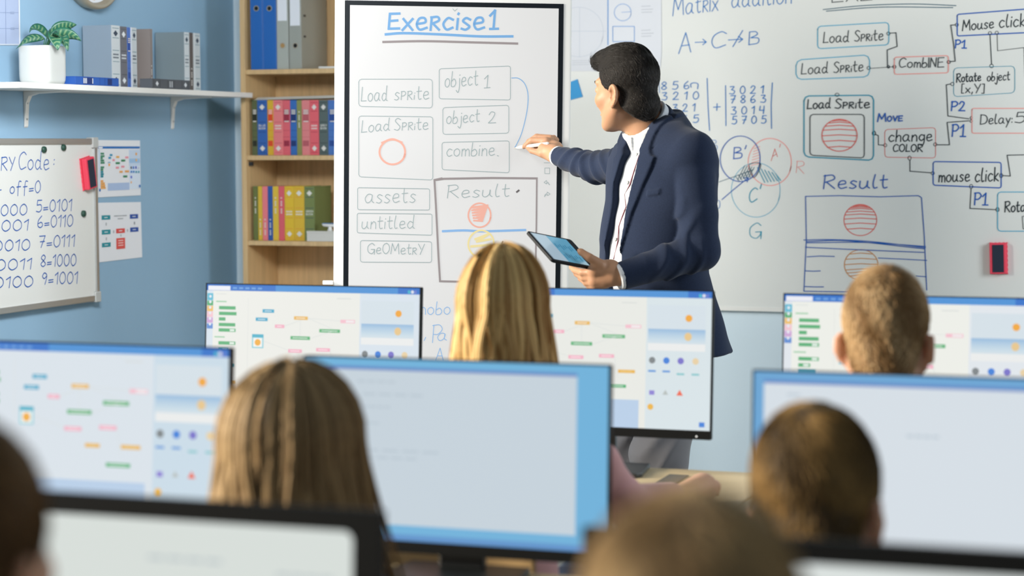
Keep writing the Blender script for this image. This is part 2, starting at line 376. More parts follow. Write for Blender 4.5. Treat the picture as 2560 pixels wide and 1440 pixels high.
# ------------------------------------------------------------ handwriting: single-stroke letters drawn as flat ink ribbons on a surface
G = {
'A':'0,0 .35,1 .68,0;.13,.36 .58,.36','B':'0,0 0,1;~0,1 .4,.98 .5,.76 .1,.53;~.1,.53 .58,.45 .55,.08 0,0','C':'~.62,.85 .4,1 .1,.8 .02,.4 .2,.03 .62,.15',
'D':'0,0 .03,1;~0,1 .5,.9 .68,.5 .5,.12 0,0','E':'.55,1 .02,.98 0,0 .58,.02;.02,.5 .45,.54','G':'~.65,.82 .4,1 .05,.7 .08,.2 .4,0 .62,.2 .66,.42;.36,.42 .7,.42 .68,-.05',
'I':'0,0 0,1','L':'.08,1 .02,.04;0,.04 .5,.05','M':'0,0 .1,1 .38,.3 .68,1 .78,0','N':'0,0 .05,.98 .5,.05 .55,1','P':'.02,0 .06,1;~0,.96 .4,1 .58,.75 .35,.48 .05,.46','R':'.02,0 .06,1;~0,.96 .45,1 .55,.72 .1,.48;.14,.5 .6,0',
'S':'~.5,.88 .25,1 .05,.8 .25,.55 .48,.28 .3,.02 0,.08','T':'0,1 .6,1;.3,1 .3,0','X':'0,0 .55,1;.02,1 .6,0','Y':'0,1 .28,.5;.58,1 .2,0','O':'~.35,1 .05,.8 .02,.3 .3,0 .6,.3 .6,.75 .35,1',
'a':'~.46,.5 .2,.58 .01,.3 .14,.02 .38,.14 .46,.5;~.46,.52 .45,.15 .58,.02','b':'~.08,1 .03,.5 .02,.04 .3,.02 .44,.25 .28,.5 .04,.36','c':'~.42,.48 .2,.56 .01,.28 .16,.01 .42,.1','d':'~.42,.45 .18,.55 .01,.25 .18,.01 .42,.18;~.48,1.05 .44,.5 .44,.1 .56,.02',
'e':'~.03,.28 .38,.36 .34,.56 .12,.54 .02,.25 .16,.01 .46,.1','f':'~.5,.98 .3,1 .22,.6 .2,-.2;.05,.52 .45,.55','g':'~.42,.48 .18,.55 .02,.28 .2,.04 .42,.2;~.44,.54 .44,-.1 .3,-.38 .04,-.28','h':'.05,1 .02,0;~.03,.3 .2,.54 .38,.44 .4,0','i':'.04,.52 .02,.02;.05,.74 .07,.78',
'j':'~.2,.52 .2,-.1 .08,-.4 -.1,-.25;.2,.72 .22,.76','k':'.04,1 .02,0;.36,.55 .04,.24 .4,0','l':'~.1,1 .02,.4 .08,.02 .24,.06','m':'.02,0 .04,.54;~.04,.36 .18,.54 .3,.4 .3,0;~.3,.36 .46,.54 .58,.4 .6,0','n':'.02,0 .04,.54;~.04,.34 .22,.55 .38,.4 .4,0','o':'~.24,.56 .03,.4 .04,.12 .24,0 .44,.18 .42,.44 .24,.56',
'p':'.1,.52 0,-.42;~.08,.42 .34,.56 .46,.32 .28,.06 .04,.1','r':'.02,0 .04,.54;~.04,.34 .16,.52 .32,.5','s':'~.36,.48 .18,.56 .05,.42 .2,.28 .34,.14 .18,0 0,.05','t':'~.14,.95 .12,.3 .2,.01 .36,.06;-.02,.58 .36,.62','u':'~.03,.54 .02,.14 .18,0 .38,.2 .42,.54;~.42,.54 .42,.15 .54,.02','v':'0,.54 .2,0 .42,.56','w':'0,.54 .12,0 .28,.45 .42,0 .6,.55',
'x':'0,0 .42,.54;.02,.54 .44,0','y':'0,.54 .2,.08;.44,.56 .06,-.38','z':'0,.54 .4,.54 0,0 .42,0',
'0':'~.3,1 .06,.75 .04,.28 .26,0 .52,.25 .52,.72 .3,1','1':'0,.75 .26,1 .22,0','2':'~.02,.75 .2,1 .46,.85 .3,.4 0,.02;0,.02 .55,.02','3':'~.03,.95 .45,.95 .2,.56;~.2,.56 .52,.4 .4,.02 0,.06','4':'.06,1 0,.45 .5,.45;.46,1 .42,0','5':'.5,1 .1,1 .06,.58;~.06,.58 .42,.6 .5,.25 .3,0 0,.06','6':'~.36,1 .06,.6 .04,.15 .28,0 .48,.2 .34,.45 .06,.34','7':'0,.97 .5,1 .18,0;.08,.5 .46,.52','8':'~.28,.5 .05,.75 .26,1 .46,.8 .28,.5 .03,.22 .26,0 .5,.22 .28,.5','9':'~.42,.7 .22,.5 .04,.7 .2,.98 .42,.85 .42,.5 .3,0',
'V':'0,1 .28,0 .6,1','U':'~0,1 .02,.2 .28,0 .52,.2 .54,1','K':'0,0 0,1;.5,1 .02,.45 .54,0','H':'0,0 0,1;.5,0 .5,1;0,.5 .5,.5','W':'0,1 .15,0 .35,.7 .55,0 .7,1',
'=':'.02,.34 .44,.38;.02,.16 .44,.2','+':'.25,.75 .25,.2;0,.47 .5,.48','.':'.0,.02 .04,.05','-':'0,.3 .35,.3',':':'.02,.45 .03,.5;.02,.08 .03,.13',',':'.08,.1 .02,-.16',"'":'.12,1.15 .04,.85','[':'.2,1 0,1 0,-.05 .2,-.05',']':'0,1 .2,1 .2,-.05 0,-.05',
'1s':'0,.72 .28,1 .24,.02;.02,.02 .5,.03'}
def catmull(p, n=7):
    p = [np.array(q, float) for q in p]; closed = np.linalg.norm(p[0]-p[-1]) < 1e-6
    q = ([p[-2]]+p+[p[1]]) if closed else ([2*p[0]-p[1]]+p+[2*p[-1]-p[-2]])
    out = []
    for i in range(1, len(q)-2):
        for t in np.linspace(0, 1, n, endpoint=False):
            a, b, c, d = q[i-1:i+3]
            out.append(0.5*((2*b)+(-a+c)*t+(2*a-5*b+4*c-d)*t*t+(-a+3*b-3*c+d)*t**3))
    return out+[p[-1]]
def layout(txt):
    """strokes of a text on a baseline at 0 with capital height 1, and its width; ` draws the next letter small"""
    x = 0; out = []; small = False; serif = False
    for ch in txt:
        if ch == '`': small = True; continue
        if ch == '^': serif = True; continue
        if ch == ' ': x += 0.42; continue
        g = G['1s' if (serif and ch == '1') else ch]; s = 0.62 if small else 1.0; small = serif = False
        mx = 0
        for st in g.split(';'):
            sm = st.startswith('~'); pts = [tuple(float(v) for v in q.split(',')) for q in st.lstrip('~').split()]
            if sm: pts = catmull(pts)
            j = rng.normal(0, 0.006, 2)
            pts = [np.array((x+px*s+j[0], py*s+j[1])) for px, py in pts]; mx = max(mx, max(p[0] for p in pts)-x); out.append(pts)
        x += mx+0.16
    return out, x-0.16
class Surf:
    """a flat surface in the room that is written on; pixels of the photograph are laid onto that surface"""
    def __init__(s, p0, n, owner, lift=0.0008): s.p0 = np.asarray(p0, float); s.n = np.asarray(n, float)/np.linalg.norm(n); s.owner = owner; s.lift = lift; s.k = 0
    def at(s, x, y): return on_plane(x, y, s.p0, s.n)
    def ink(s, name, strokes, color_mat, w):
        """strokes in photo pixels, w in metres"""
        mb = MB(); npart = 0; s.k += 1; lift = s.lift+0.00004*(s.k % 30)
        for st in strokes:
            P = [s.at(*q)+s.n*lift for q in st]
            Q = [P[0]]
            for p in P[1:]:
                if np.linalg.norm(p-Q[-1]) > 0.0006: Q.append(p)
            if len(Q) < 2: Q.append(Q[0]+np.cross(s.n, (0, 0, 1.0))*w)
            # split at sharp corners so that ribbons keep their width
            parts = [[Q[0]]]
            for i in range(1, len(Q)):
                parts[-1].append(Q[i])
                if i < len(Q)-1:
                    a = Q[i]-Q[i-1]; b = Q[i+1]-Q[i]
                    if a@b < 0.45*np.linalg.norm(a)*np.linalg.norm(b): parts.append([Q[i]])
            for R in parts:
                npart += 1; up_ = s.n*0.000012*(npart % 40)
                vs = []
                for i, p in enumerate(R):
                    t = R[min(i+1, len(R)-1)]-R[max(i-1, 0)]; t /= np.linalg.norm(t)+1e-9
                    sd = np.cross(s.n, t)*w/2
                    if i == 0: p = p-t*w*0.4
                    if i == len(R)-1: p = p+t*w*0.4
                    vs += [p+sd+up_, p-sd+up_]
                mb.add(vs, [(2*i, 2*i+1, 2*i+3, 2*i+2) for i in range(len(R)-1)])
        o = mb.build(name, color_mat); return adopt(o, s.owner)
    def text(s, txt, x0, y0, x1, y1, h, m, w, name='handwriting', slant=0.08):
        st, W = layout(txt); d = np.array((x1-x0, y1-y0), float)/W; up = np.array((0.0, -h))
        out = []
        for pts in st: out.append([np.array((x0, y0))+d*(p[0]+slant*p[1]*0.6)+up*p[1] for p in pts])
        return s.ink(name, out, m, w)
    def path(s, pts, m, w, name='drawn_line', smooth=False): return s.ink(name, [catmull(pts) if smooth else seg(pts)], m, w)
    def box(s, x0, y0, x1, y1, m, w, r=8, name='drawn_box', skew=(0, 0, 0, 0)):
        """hand-drawn rounded box; skew = y offsets of TL, TR, BR, BL"""
        a, b, c, d = (x0, y0+skew[0]), (x1, y0+skew[1]), (x1, y1+skew[2]), (x0, y1+skew[3])
        P = []
        for (p, q, t) in ((d, a, b), (a, b, c), (b, c, d), (c, d, a)):
            q = np.array(q, float); u = np.array(p)-q; u /= np.linalg.norm(u); v = np.array(t)-q; v /= np.linalg.norm(v)
            P += [q+u*r, q+(u+v)*r*0.3, q+v*r]
        P.append(P[0]); return s.ink(name, [P], m, w)
    def circle(s, x, y, rx, ry, m, w, name='drawn_circle', a0=0.2, turns=1.03, extra=()):
        n = 40; c = [(x+rx*math.cos(a0+i/n*2*math.pi*turns)*(1+0.012*math.sin(3*i/n*6)), y+ry*math.sin(a0+i/n*2*math.pi*turns)) for i in range(n+1)]
        return s.ink(name, [c]+[seg(e) for e in extra], m, w)
    def hatch(s, x, y, rx, ry, rows, m, w, name='drawn_circle'):
        n = 40; c = [(x+rx*math.cos(i/n*6.3), y+ry*math.sin(i/n*6.3)) for i in range(n+1)]
        L = []
        for f in rows:
            hx = rx*math.sqrt(max(0, 1-f*f)); L.append([(x-hx, y+ry*f+1.5), (x, y+ry*f-1), (x+hx, y+ry*f+1.5)])
        return s.ink(name, [c]+L, m, w)
def seg(pts, n=5):
    out = []
    for a, b in zip(pts[:-1], pts[1:]):
        for t in np.linspace(0, 1, n, endpoint=False): out.append((a[0]+(b[0]-a[0])*t, a[1]+(b[1]-a[1])*t))
    return out+[pts[-1]]
def ink(name, c): return mat('ink_'+name, c, 0.6)
K_blue, K_navy, K_cyan, K_teal, K_red, K_pink, K_black, K_dteal, K_or = (ink('blue', '1272bc'), ink('navy', '0a56ac'), ink('cyan', '45a8c8'), ink('teal', '2592ac'),
    ink('red', 'e0685f'), ink('pink', 'ef9a92'), ink('black', '15262e'), ink('dark_teal', '24586c'), ink('orange', 'd0925a'))

# ---- the large whiteboard
B = Surf((0, YW, 1), (0, -1, 0), WB)
T, F_, TH = 0.0032, 0.0021, 0.0048
B.text('Mat`RIx', 1682, 40, 1795, 26, 46, K_blue, T); B.text('addition', 1829, 20, 1978, 8, 44, K_blue, T)
B.text('EXE', 2080, 6, 2180, 0, 34, K_black, T)
B.path([(2058, 24), (2160, 14), (2280, 10), (2390, 14)], K_dteal, T, smooth=True); B.path([(2066, 28), (2200, 18), (2382, 19)], K_dteal, T, smooth=True)
B.text('A', 1697, 134, 1727, 130, 50, K_blue, 0.0034); B.path([(1738, 106), (1766, 105), (1757, 98)], K_blue, T, 'drawn_arrow'); B.path([(1766, 105), (1757, 112)], K_blue, T, 'drawn_arrow')
B.text('C', 1778, 122, 1814, 118, 40, K_blue, 0.0034); B.path([(1821, 100), (1857, 98), (1846, 91)], K_blue, T, 'drawn_arrow'); B.path([(1857, 98), (1847, 106)], K_blue, T, 'drawn_arrow'); B.path([(1857, 76), (1832, 117)], K_blue, T)
B.text('B', 1872, 112, 1897, 110, 32, K_blue, 0.0032)
B.path([(1647, 203), (1649, 232)], K_blue, F_); B.path([(1768, 196), (1770, 260), (1774, 326)], K_blue, T); B.path([(1814, 214), (1815, 314)], K_blue, T); B.path([(1931, 207), (1928, 260), (1929, 321)], K_blue, T)
for txt, x0, x1, y in (('8 5 6', 1653, 1722, 224), ('3 2 1 0', 1654, 1746, 250), ('3 2 1', 1682, 1737, 280), ('6 5', 1706, 1746, 308), ('3 0 2 1', 1824, 1908, 235), ('7 8 6 3', 1826, 1914, 258), ('3 0 1 4', 1828, 1910, 286), ('5 7 0 5', 1830, 1915, 310)):
    B.text(txt, x0, y, x1, y-2, 19, K_blue, T)
B.path([(1728, 218), (1727, 210), (1736, 207), (1745, 210), (1744, 222)], K_blue, T, smooth=True)
B.path([(1784, 268), (1801, 267)], K_blue, T); B.path([(1793, 259), (1792, 276)], K_blue, T)
# overlapping circles
B.circle(1851, 397, 50, 57, K_navy, T); B.circle(1925, 405, 54, 59, K_pink, T); B.circle(1890, 475, 61, 68, K_cyan, F_)
B.text("B'", 1834, 397, 1864, 396, 28, K_navy, 0.004); B.text("A'", 1928, 402, 1950, 388, 24, K_red, F_); B.text("C'", 1872, 508, 1902, 500, 34, K_teal, 0.004)
B.text('R', 1990, 432, 2010, 434, 30, K_pink, F_); B.text('G', 1872, 597, 1903, 595, 38, K_teal, T); B.text('B', 1774, 380, 1793, 377, 28, K_blue, F_)
B.path([(1790, 500), (1799, 503), (1799, 518), (1790, 523)], K_blue, F_, smooth=True)
B.path([(1797, 455), (1840, 440), (1884, 424)], K_dteal, F_, smooth=True); B.path([(1805, 499), (1835, 473), (1871, 444), (1858, 445)], K_navy, T, 'drawn_arrow'); B.path([(1871, 444), (1868, 455)], K_navy, T, 'drawn_arrow')
B.ink('drawn_hatching', [seg([(1885-6*i*0.2, 372+i*7), (1900, 366+i*7)]) for i in range(7)], K_pink, F_)
B.ink('drawn_hatching', [seg([(1876+i*9, 416+abs(i-1)*3), (1896+i*8, 458-i*1)]) for i in range(2, 8)], K_teal, T)
B.ink('drawn_hatching', [seg([(1838+i*8, 440-i*3), (1848+i*7, 452-i*2)]) for i in range(6)]+[seg([(1844+i*7, 450-i*2), (1862+i*6, 414+i)]) for i in range(5)], K_dteal, F_)
B.path([(1873, 413), (1876, 430), (1884, 444), (1896, 430), (1902, 410), (1888, 407), (1873, 411)], K_black, F_, smooth=True)
# block diagram
B.box(2044, 62, 2222, 114, K_cyan, T, skew=(4, -6, -2, 8)); B.text('Load S`P`R`ite', 2058, 108, 2208, 100, 27, K_black, T)
B.box(1990, 145, 2174, 192, K_cyan, T, 14, skew=(5, -8, 0, 7)); B.text('Load S`P`R`ite', 2003, 186, 2158, 178, 27, K_black, T)
B.circle(2221, 84, 4, 4, K_black, F_); B.circle(2172, 170, 4, 4, K_black, F_); B.circle(2221, 167, 3, 3, K_black, T); B.circle(2236, 167, 4, 4, K_black, F_)
B.path([(2225, 83), (2240, 82), (2243, 116), (2218, 125), (2219, 167)], K_black, T); B.path([(2176, 171), (2234, 167)], K_black, F_)
B.box(2236, 143, 2371, 184, K_pink, T, 5, skew=(0, -4, -2, 2)); B.text('CombINE', 2248, 169, 2360, 168, 24, K_black, T)
B.circle(2372, 155, 4, 4, K_black, F_); B.path([(2375, 154), (2388, 153), (2384, 110), (2377, 63), (2389, 62)], K_black, T); B.circle(2392, 62, 4, 4, K_black, F_)
B.text('P^1', 2388, 120, 2416, 121, 20, K_navy, TH)
B.box(2393, 30, 2600, 84, K_navy, 0.0045, 4, skew=(6, -10, -4, 6)); B.text('Mouse', 2406, 77, 2484, 70, 26, K_black, 0.004); B.text('click', 2498, 69, 2562, 66, 32, K_black, 0.004)
B.circle(2475, 83, 4, 4, K_black, F_); B.circle(2492, 82, 4, 4, K_black, F_); B.path([(2475, 87), (2479, 161)], K_black, T); B.path([(2493, 87), (2494, 127), (2560, 119), (2562, 190)], K_black, F_); B.circle(2479, 165, 4.5, 4.5, K_black, F_)
B.box(2384, 168, 2537, 240, K_teal, F_, 9, skew=(2, -3, -8, 2)); B.text('Rotate', 2391, 206, 2452, 202, 21, K_black, 0.004); B.text('object', 2468, 203, 2524, 200, 22, K_black, T); B.text('[x,Y]', 2404, 232, 2460, 232, 22, K_black, T)
B.circle(2381, 210, 4, 4, K_black, F_); B.path([(2377, 210), (2366, 212), (2370, 290), (2422, 297)], K_black, T); B.text('P2', 2378, 277, 2412, 277, 23, K_navy, TH)
B.text('8', 2424, 306, 2431, 306, 15, K_black, F_)
B.box(2430, 271, 2620, 333, K_pink, T, 4, skew=(0, 0, 0, 0)); B.text('Delay:', 2451, 311, 2530, 308, 24, K_black, T); B.text('5..', 2538, 307, 2580, 306, 26, K_black, T)
B.path([(2422, 302), (2368, 306), (2374, 362), (2342, 362)], K_black, T); B.text('P^1', 2380, 341, 2414, 342, 30, K_navy, TH)
B.box(2010, 240, 2184, 396, K_teal, 0.0045, 12, skew=(0, -2, 5, -4)); B.circle(2093, 237, 5, 4, K_black, F_)
B.text('Load', 2018, 273, 2076, 270, 24, K_black, 0.0042); B.text('S`P`R`ite', 2088, 271, 2174, 270, 24, K_black, 0.0042)
B.box(2025, 286, 2161, 392, K_black, T, 8, skew=(0, 0, 3, -4)); B.hatch(2099, 338, 44, 40, (-0.92, -0.8, -0.6, -0.35, 0.0, 0.35, 0.72), K_red, T)
B.text('M`O`V`E', 2194, 304, 2256, 302, 20, K_navy, 0.0046)
B.circle(2185, 333, 4, 5, K_black, T); B.path([(2188, 336), (2196, 339), (2196, 362), (2208, 363)], K_black, T); B.circle(2213, 363, 4, 4, K_black, F_)
B.box(2212, 322, 2339, 395, K_red, F_, 7, skew=(2, -3, 0, -2)); B.text('change', 2222, 354, 2330, 352, 28, K_black, 0.0042); B.text('COLOR', 2233, 379, 2306, 379, 18, K_black, 0.004)
B.circle(2338, 361, 4, 4, K_black, F_); B.circle(2274, 395, 4, 5, K_black, F_); B.path([(2275, 400), (2275, 428), (2328, 432)], K_black, T); B.circle(2332, 433, 4, 4, K_black, F_)
B.box(2333, 404, 2503, 466, K_navy, 0.0042, 5, skew=(0, 2, 4, -3)); B.text('mouse', 2347, 455, 2424, 453, 30, K_black, 0.0042); B.text('click', 2438, 455, 2496, 452, 34, K_black, 0.0042)
B.circle(2503, 439, 4, 5, K_black, F_); B.path([(2507, 439), (2526, 440), (2518, 388), (2560, 387)], K_black, T); B.circle(2428, 466, 4, 5, K_black, F_); B.path([(2428, 471), (2425, 521), (2488, 524)], K_black, T); B.circle(2494, 524, 4, 5, K_black, F_)
B.text('P^1', 2436, 512, 2470, 513, 30, K_navy, TH)
B.box(2494, 480, 2640, 578, K_cyan, T, 8); B.text('Rotate', 2512, 530, 2588, 528, 26, K_black, 0.0042); B.path([(2562, 540), (2556, 541), (2558, 572), (2564, 572)], K_black, F_)
B.text('Result', 2058, 472, 2218, 470, 34, K_navy, 0.0042)
B.path([(2010, 727), (2016, 600), (2014, 491), (2100, 489), (2200, 492), (2296, 489), (2304, 494), (2311, 590), (2317, 725)], K_navy, T); B.path([(2010, 728), (2150, 730)], K_navy, T)
B.ink('drawn_line', [catmull([(2010, 600), (2080, 599), (2180, 604), (2314, 619)]), catmull([(2016, 604), (2120, 602), (2312, 622)]), catmull([(2016, 607), (2160, 606), (2314, 616)])], K_navy, T)
B.path([(2014, 618), (2140, 624), (2310, 631)], K_navy, T, smooth=True)
for a in (((2018, 642), (2050, 640), (2086, 641)), ((2014, 677), (2034, 678), (2051, 677)), ((2010, 716), (2034, 717), (2059, 717)), ((2196, 645), (2260, 648), (2317, 651)), ((2290, 690), (2316, 692))): B.path(list(a), K_navy, T)
B.hatch(2151, 550, 41, 39, (-0.95, -0.9, -0.82, -0.72, -0.55, -0.36, -0.1, 0.22, 0.55), K_red, T); B.hatch(2153, 662, 42, 38, (-0.75, -0.4, -0.05, 0.3, 0.5, 0.7), K_or, T)

# ---- the small whiteboard on the left wall
S = Surf((XS, 0, 0), (1, 0, 0), SB)
S.text('BINA', -100, 432, -4, 428, 44, K_navy, 0.0034); S.text('RY', 2, 426, 36, 426, 33, K_navy, 0.0034); S.text('Code', 46, 424, 122, 424, 44, K_navy, 0.0034); S.text(':', 131, 414, 134, 414, 30, K_navy, 0.0034)
S.text('-', -10, 484, 2, 482, 24, K_navy, 0.0034); S.text('off=0', 24, 484, 100, 482, 30, K_navy, 0.0034)
for a, b, y in (('0=0000', '5=0101', 530), ('1=0001', '6=0110', 569), ('2=0010', '7=0111', 619), ('3=0011', '8=1000', 667), ('4=0100', '9=1001', 711)):
    d = (y-530)*0.1
    S.text(a, -66, y+12, 66+d*0.8, y+7-d*0.1, 27, K_navy, 0.0034); S.text(b, 90+d*0.75, y, 178+d*0.8, y-3, 29, K_navy, 0.0034)
# ------------------------------------------------------------ the digital flipchart
M_wplastic = mat('white_plastic', 'e8e6e1', 0.42)
FYAW, FROLL = math.radians(5), math.radians(0.9)
fn = RH*math.sin(FYAW)-FH*math.cos(FYAW)
fh0 = RH*math.cos(FYAW)+FH*math.sin(FYAW); fz = np.array([0, 0, 1.0])
fh = fh0*math.cos(FROLL)-fz*math.sin(FROLL); fv = fz*math.cos(FROLL)+fh0*math.sin(FROLL)
fp0 = atd(1133, 365, 6.9)
def floc(x, y):
    d = on_plane(x, y, fp0, fn)-fp0; return (d@fh, d@fv)
sx0, sx1, sy1 = floc(873, 365)[0], floc(1392.5, 365)[0], floc(1135, 17)[1]
sy0 = sy1-1.78*(sx1-sx0)
bx0, bx1, by1 = floc(860, 365)[0], floc(1405, 365)[0], floc(1135, 5)[1]; by0 = sy0-0.014
ox0, ox1, oy1 = floc(835.5, 365)[0], floc(1426, 365)[0], floc(1135, -14)[1]; oy0 = sy0-0.075
FM = frameM(fp0, fh, fv, fn)
FL = thing('digital_flipchart', 'tall portrait digital flipchart with white frame headed Exercise 1 that the man writes on', 'digital flipchart', M=FM)
def kid_of(o, p): o.parent = p; return o
k = MB(); k.box((ox0, oy0, -0.045), (ox1, oy1, -0.004)); k.build('white_frame', M_wplastic, FL, bevel=0.006, seg=3)
k = MB(); k.box((bx0, by0, -0.0038), (bx1, by1, -0.0012)); k.build('black_bezel', mat('glass_black', '10161c', 0.5, spec=0.15), FL)
M_scr = mat('lit_screen', 'ecebe9', 0.35, spec=0.25, emit=0.58)
M_scr.node_tree.nodes['Principled BSDF'].inputs['Base Color'].default_value = (0.22, 0.22, 0.22, 1)
k = MB(); k.box((sx0, sy0, -0.001), (sx1, sy1, 0.0)); fscreen = k.build('screen', M_scr, FL)
k = MB(); k.box((ox0-0.036, floc(835, 712)[1], -0.03), (ox0-0.0005, floc(835, 702)[1], 0.012)); k.build('pen_rest', M_wplastic, FL, bevel=0.003)
# stand (below and behind the screen): two splayed legs on castors
ztop = fp0[2]
for s in (-1, 1):
    x = s*0.33
    k = MB(); k.tube([(x, oy0+0.25, -0.07), (x, -ztop+0.10, -0.14)], 0.016); k.tube([(x, -ztop+0.10, -0.14), (x, -ztop+0.07, 0.24)], 0.016); k.tube([(x, -ztop+0.10, -0.14), (x, -ztop+0.07, -0.42)], 0.016)
    leg = k.build('leg', M_wplastic, FL, smooth=True)
    for zz in (0.24, -0.42):
        k = MB(); k.prism([(-ztop+0.035+0.033*math.cos(a), zz+0.033*math.sin(a)) for a in np.linspace(0, 2*math.pi, 16, False)], x-0.012, x+0.012, 0); k.build('castor', M_black, leg)
k = MB(); k.tube([(-0.33, oy0+0.3, -0.06), (0.33, oy0+0.3, -0.06)], 0.02); k.build('crossbar', M_wplastic, FL, smooth=True)

def ink_e(name, c):
    m = mat('screen_ink_'+name, c, 0.5, spec=0.1, emit=0.56)
    m.node_tree.nodes['Principled BSDF'].inputs['Base Color'].default_value = tuple(0.3*v for v in lin(c))+(1,); return m
E_blue, E_grey, E_dgrey, E_sal, E_yel, E_lb, E_dk = ink_e('blue', '7fb2e2'), ink_e('grey', 'a3b3b4'), ink_e('dark', 'a19898'), ink_e('salmon', 'f6b8a6'), ink_e('yellow', 'f4e3a6'), ink_e('ltblue', '93bdea'), ink_e('near_black', '6f6a6a')
P = Surf(fp0, fn, fscreen, 0.0012)
P.text('E', 972, 72, 998, 72, 38, E_blue, 0.0082); P.text('xe`Rcise', 1006, 75, 1210, 74, 52, E_blue, 0.0080); P.text('^1', 1224, 73, 1245, 73, 46, E_blue, 0.0082)
P.path([(964, 86), (1010, 83), (1100, 86), (1200, 91), (1281, 91)], E_blue, 0.0085, smooth=True); P.path([(958, 105), (1060, 103), (1180, 106), (1293, 109)], E_dgrey, 0.0075, smooth=True)
fw_, tw = 0.0022, 0.0025
P.box(897, 196, 1081, 266, E_grey, fw_, 7, skew=(2, 2, 4, 0)); P.text('Load', 903, 254, 968, 252, 36, E_grey, tw); P.text('s`P`R`ite', 986, 250, 1072, 248, 34, E_grey, tw)
P.box(897, 290, 1082, 446, E_grey, fw_, 6, skew=(0, 2, 4, -4)); P.text('Load', 903, 332, 974, 326, 30, E_grey, tw); P.text('S`P`R`ite', 986, 326, 1070, 324, 30, E_grey, tw)
P.circle(981, 380, 32, 31, E_sal, 0.0065); P.path([(955, 357), (980, 348), (1004, 356)], E_sal, 0.007, smooth=True)
P.box(1098, 169, 1276, 248, E_grey, fw_, 5, skew=(3, -4, 2, -1)); P.text('object', 1112, 218, 1194, 213, 38, E_grey, tw); P.text('^1', 1210, 221, 1225, 220, 32, E_grey, tw)
P.box(1107, 267, 1272, 333, E_grey, fw_, 6, skew=(2, -4, 0, 3)); P.text('object', 1116, 310, 1198, 304, 32, E_grey, tw); P.text('2', 1221, 308, 1239, 307, 28, E_grey, tw)
P.box(1105, 354, 1273, 427, E_grey, fw_, 5, skew=(2, -2, 5, -3)); P.text('combine', 1116, 391, 1236, 389, 33, E_grey, tw); P.path([(1243, 389), (1246, 390)], E_grey, tw)
P.box(894, 470, 1074, 524, E_grey, fw_, 4, skew=(-1, 2, 1, 0)); P.text('assets', 912, 508, 1038, 506, 38, E_grey, tw)
P.box(893, 533, 1080, 584, E_grey, fw_, 4, skew=(0, 2, 4, -2)); P.text('untitled', 904, 572, 1036, 571, 32, E_grey, tw)
P.box(901, 602, 1079, 655, E_grey, fw_, 5, skew=(-1, 2, 1, 0)); P.text('GeOMet`RY', 918, 634, 1060, 636, 26, E_grey, tw)
P.path([(1104, 446), (1086, 450), (1090, 520), (1096, 640), (1100, 703), (1240, 706), (1340, 704)], E_dgrey, 0.0068); P.path([(1088, 450), (1110, 447), (1230, 445), (1342, 446)], E_dgrey, 0.0072); P.path([(1342, 446), (1341, 560), (1338, 704)], E_dgrey, 0.0055)
P.text('Result', 1118, 495, 1272, 491, 32, E_grey, tw); P.path([(1292, 480), (1297, 476)], E_dk, 0.006); P.path([(1253, 612), (1257, 604)], E_dk, 0.004)
P.circle(1199, 538, 28, 30, E_sal, 0.0055); P.ink('drawn_scribble', [[(1178+i*0.6, 516+i*3.2), (1219-i*1.2, 513+i*3.6)] if i % 2 else [(1219-i*1.2, 513+i*3.6), (1180+i*1.6, 518+i*3.2)] for i in range(12)], E_sal, 0.0058)
P.path([(1107, 578), (1160, 576), (1210, 578), (1313, 575)], E_lb, 0.0078, smooth=True)
P.circle(1203, 610, 32, 34, E_yel, 0.006); P.path([(1178, 616), (1226, 612)], E_yel, 0.008); P.path([(1188, 598), (1222, 585), (1192, 604), (1226, 598)], E_yel, 0.0075)
P.path([(1279, 195), (1296, 196), (1312, 210), (1320, 238), (1317, 280), (1305, 330), (1293, 358), (1286, 370)], E_blue, 0.0026, smooth=True)
P.path([(1132, 22), (1137, 28), (1143, 22)], E_grey, 0.002)
for st in ([(1360, 407), (1375, 407)], [(1362, 420), (1374, 420), (1374, 434), (1362, 434), (1362, 420)], [(1373, 462), (1370, 456), (1366, 454), (1366, 451), (1360, 456), (1366, 460), (1366, 457), (1371, 458), (1374, 462)], [(1361, 492), (1363, 486), (1368, 483), (1368, 480), (1375, 485), (1369, 489), (1368, 486), (1364, 488), (1361, 492)]):
    P.path(st, E_grey, 0.0018, 'toolbar_icon')
P.text('hobo', 1050, 786, 1125, 786, 32, E_lb, tw, slant=0.02); P.text('P', 1080, 856, 1104, 856, 44, E_lb, tw); P.text('a', 1093, 852, 1116, 851, 32, E_lb, tw); P.text('g,', 1028, 840, 1064, 846, 34, E_lb, tw); P.text('A', 1089, 901, 1108, 901, 31, E_lb, tw)
P.text('P', 1026, 786, 1046, 786, 34, E_lb, tw)

# ------------------------------------------------------------ flat printed things
M_print = mat('printed_paper', None, 0.8, attr='Col')
def quad_px(mb, S, pts, col, lift):
    mb.col = lin(col); mb.add([S.at(*p)+S.n*lift for p in pts], [(0, 1, 2, 3)] if (len(pts) == 4) else [tuple(range(len(pts)))])
def sheet(name, S, pts, label, cat, color='e4e6ea', thick=0.0012, group=None):
    """a sheet of paper with real thickness, pinned flat; returns the thing"""
    mb = MB(); a = [S.at(*p)+S.n*0.0006 for p in pts]; b = [p+S.n*thick for p in a]
    n = len(pts); mb.add(a+b, [tuple(range(n)), tuple(range(n, 2*n))[::-1]]+[(i, (i+1) % n, n+(i+1) % n, n+i) for i in range(n)])
    o = mb.build(name, mat('paper_'+color, color, 0.8)); bm = bmesh.new(); bm.from_mesh(o.data); bmesh.ops.recalc_face_normals(bm, faces=bm.faces); bm.to_mesh(o.data); bm.free()
    return tag(o, label, cat, group)
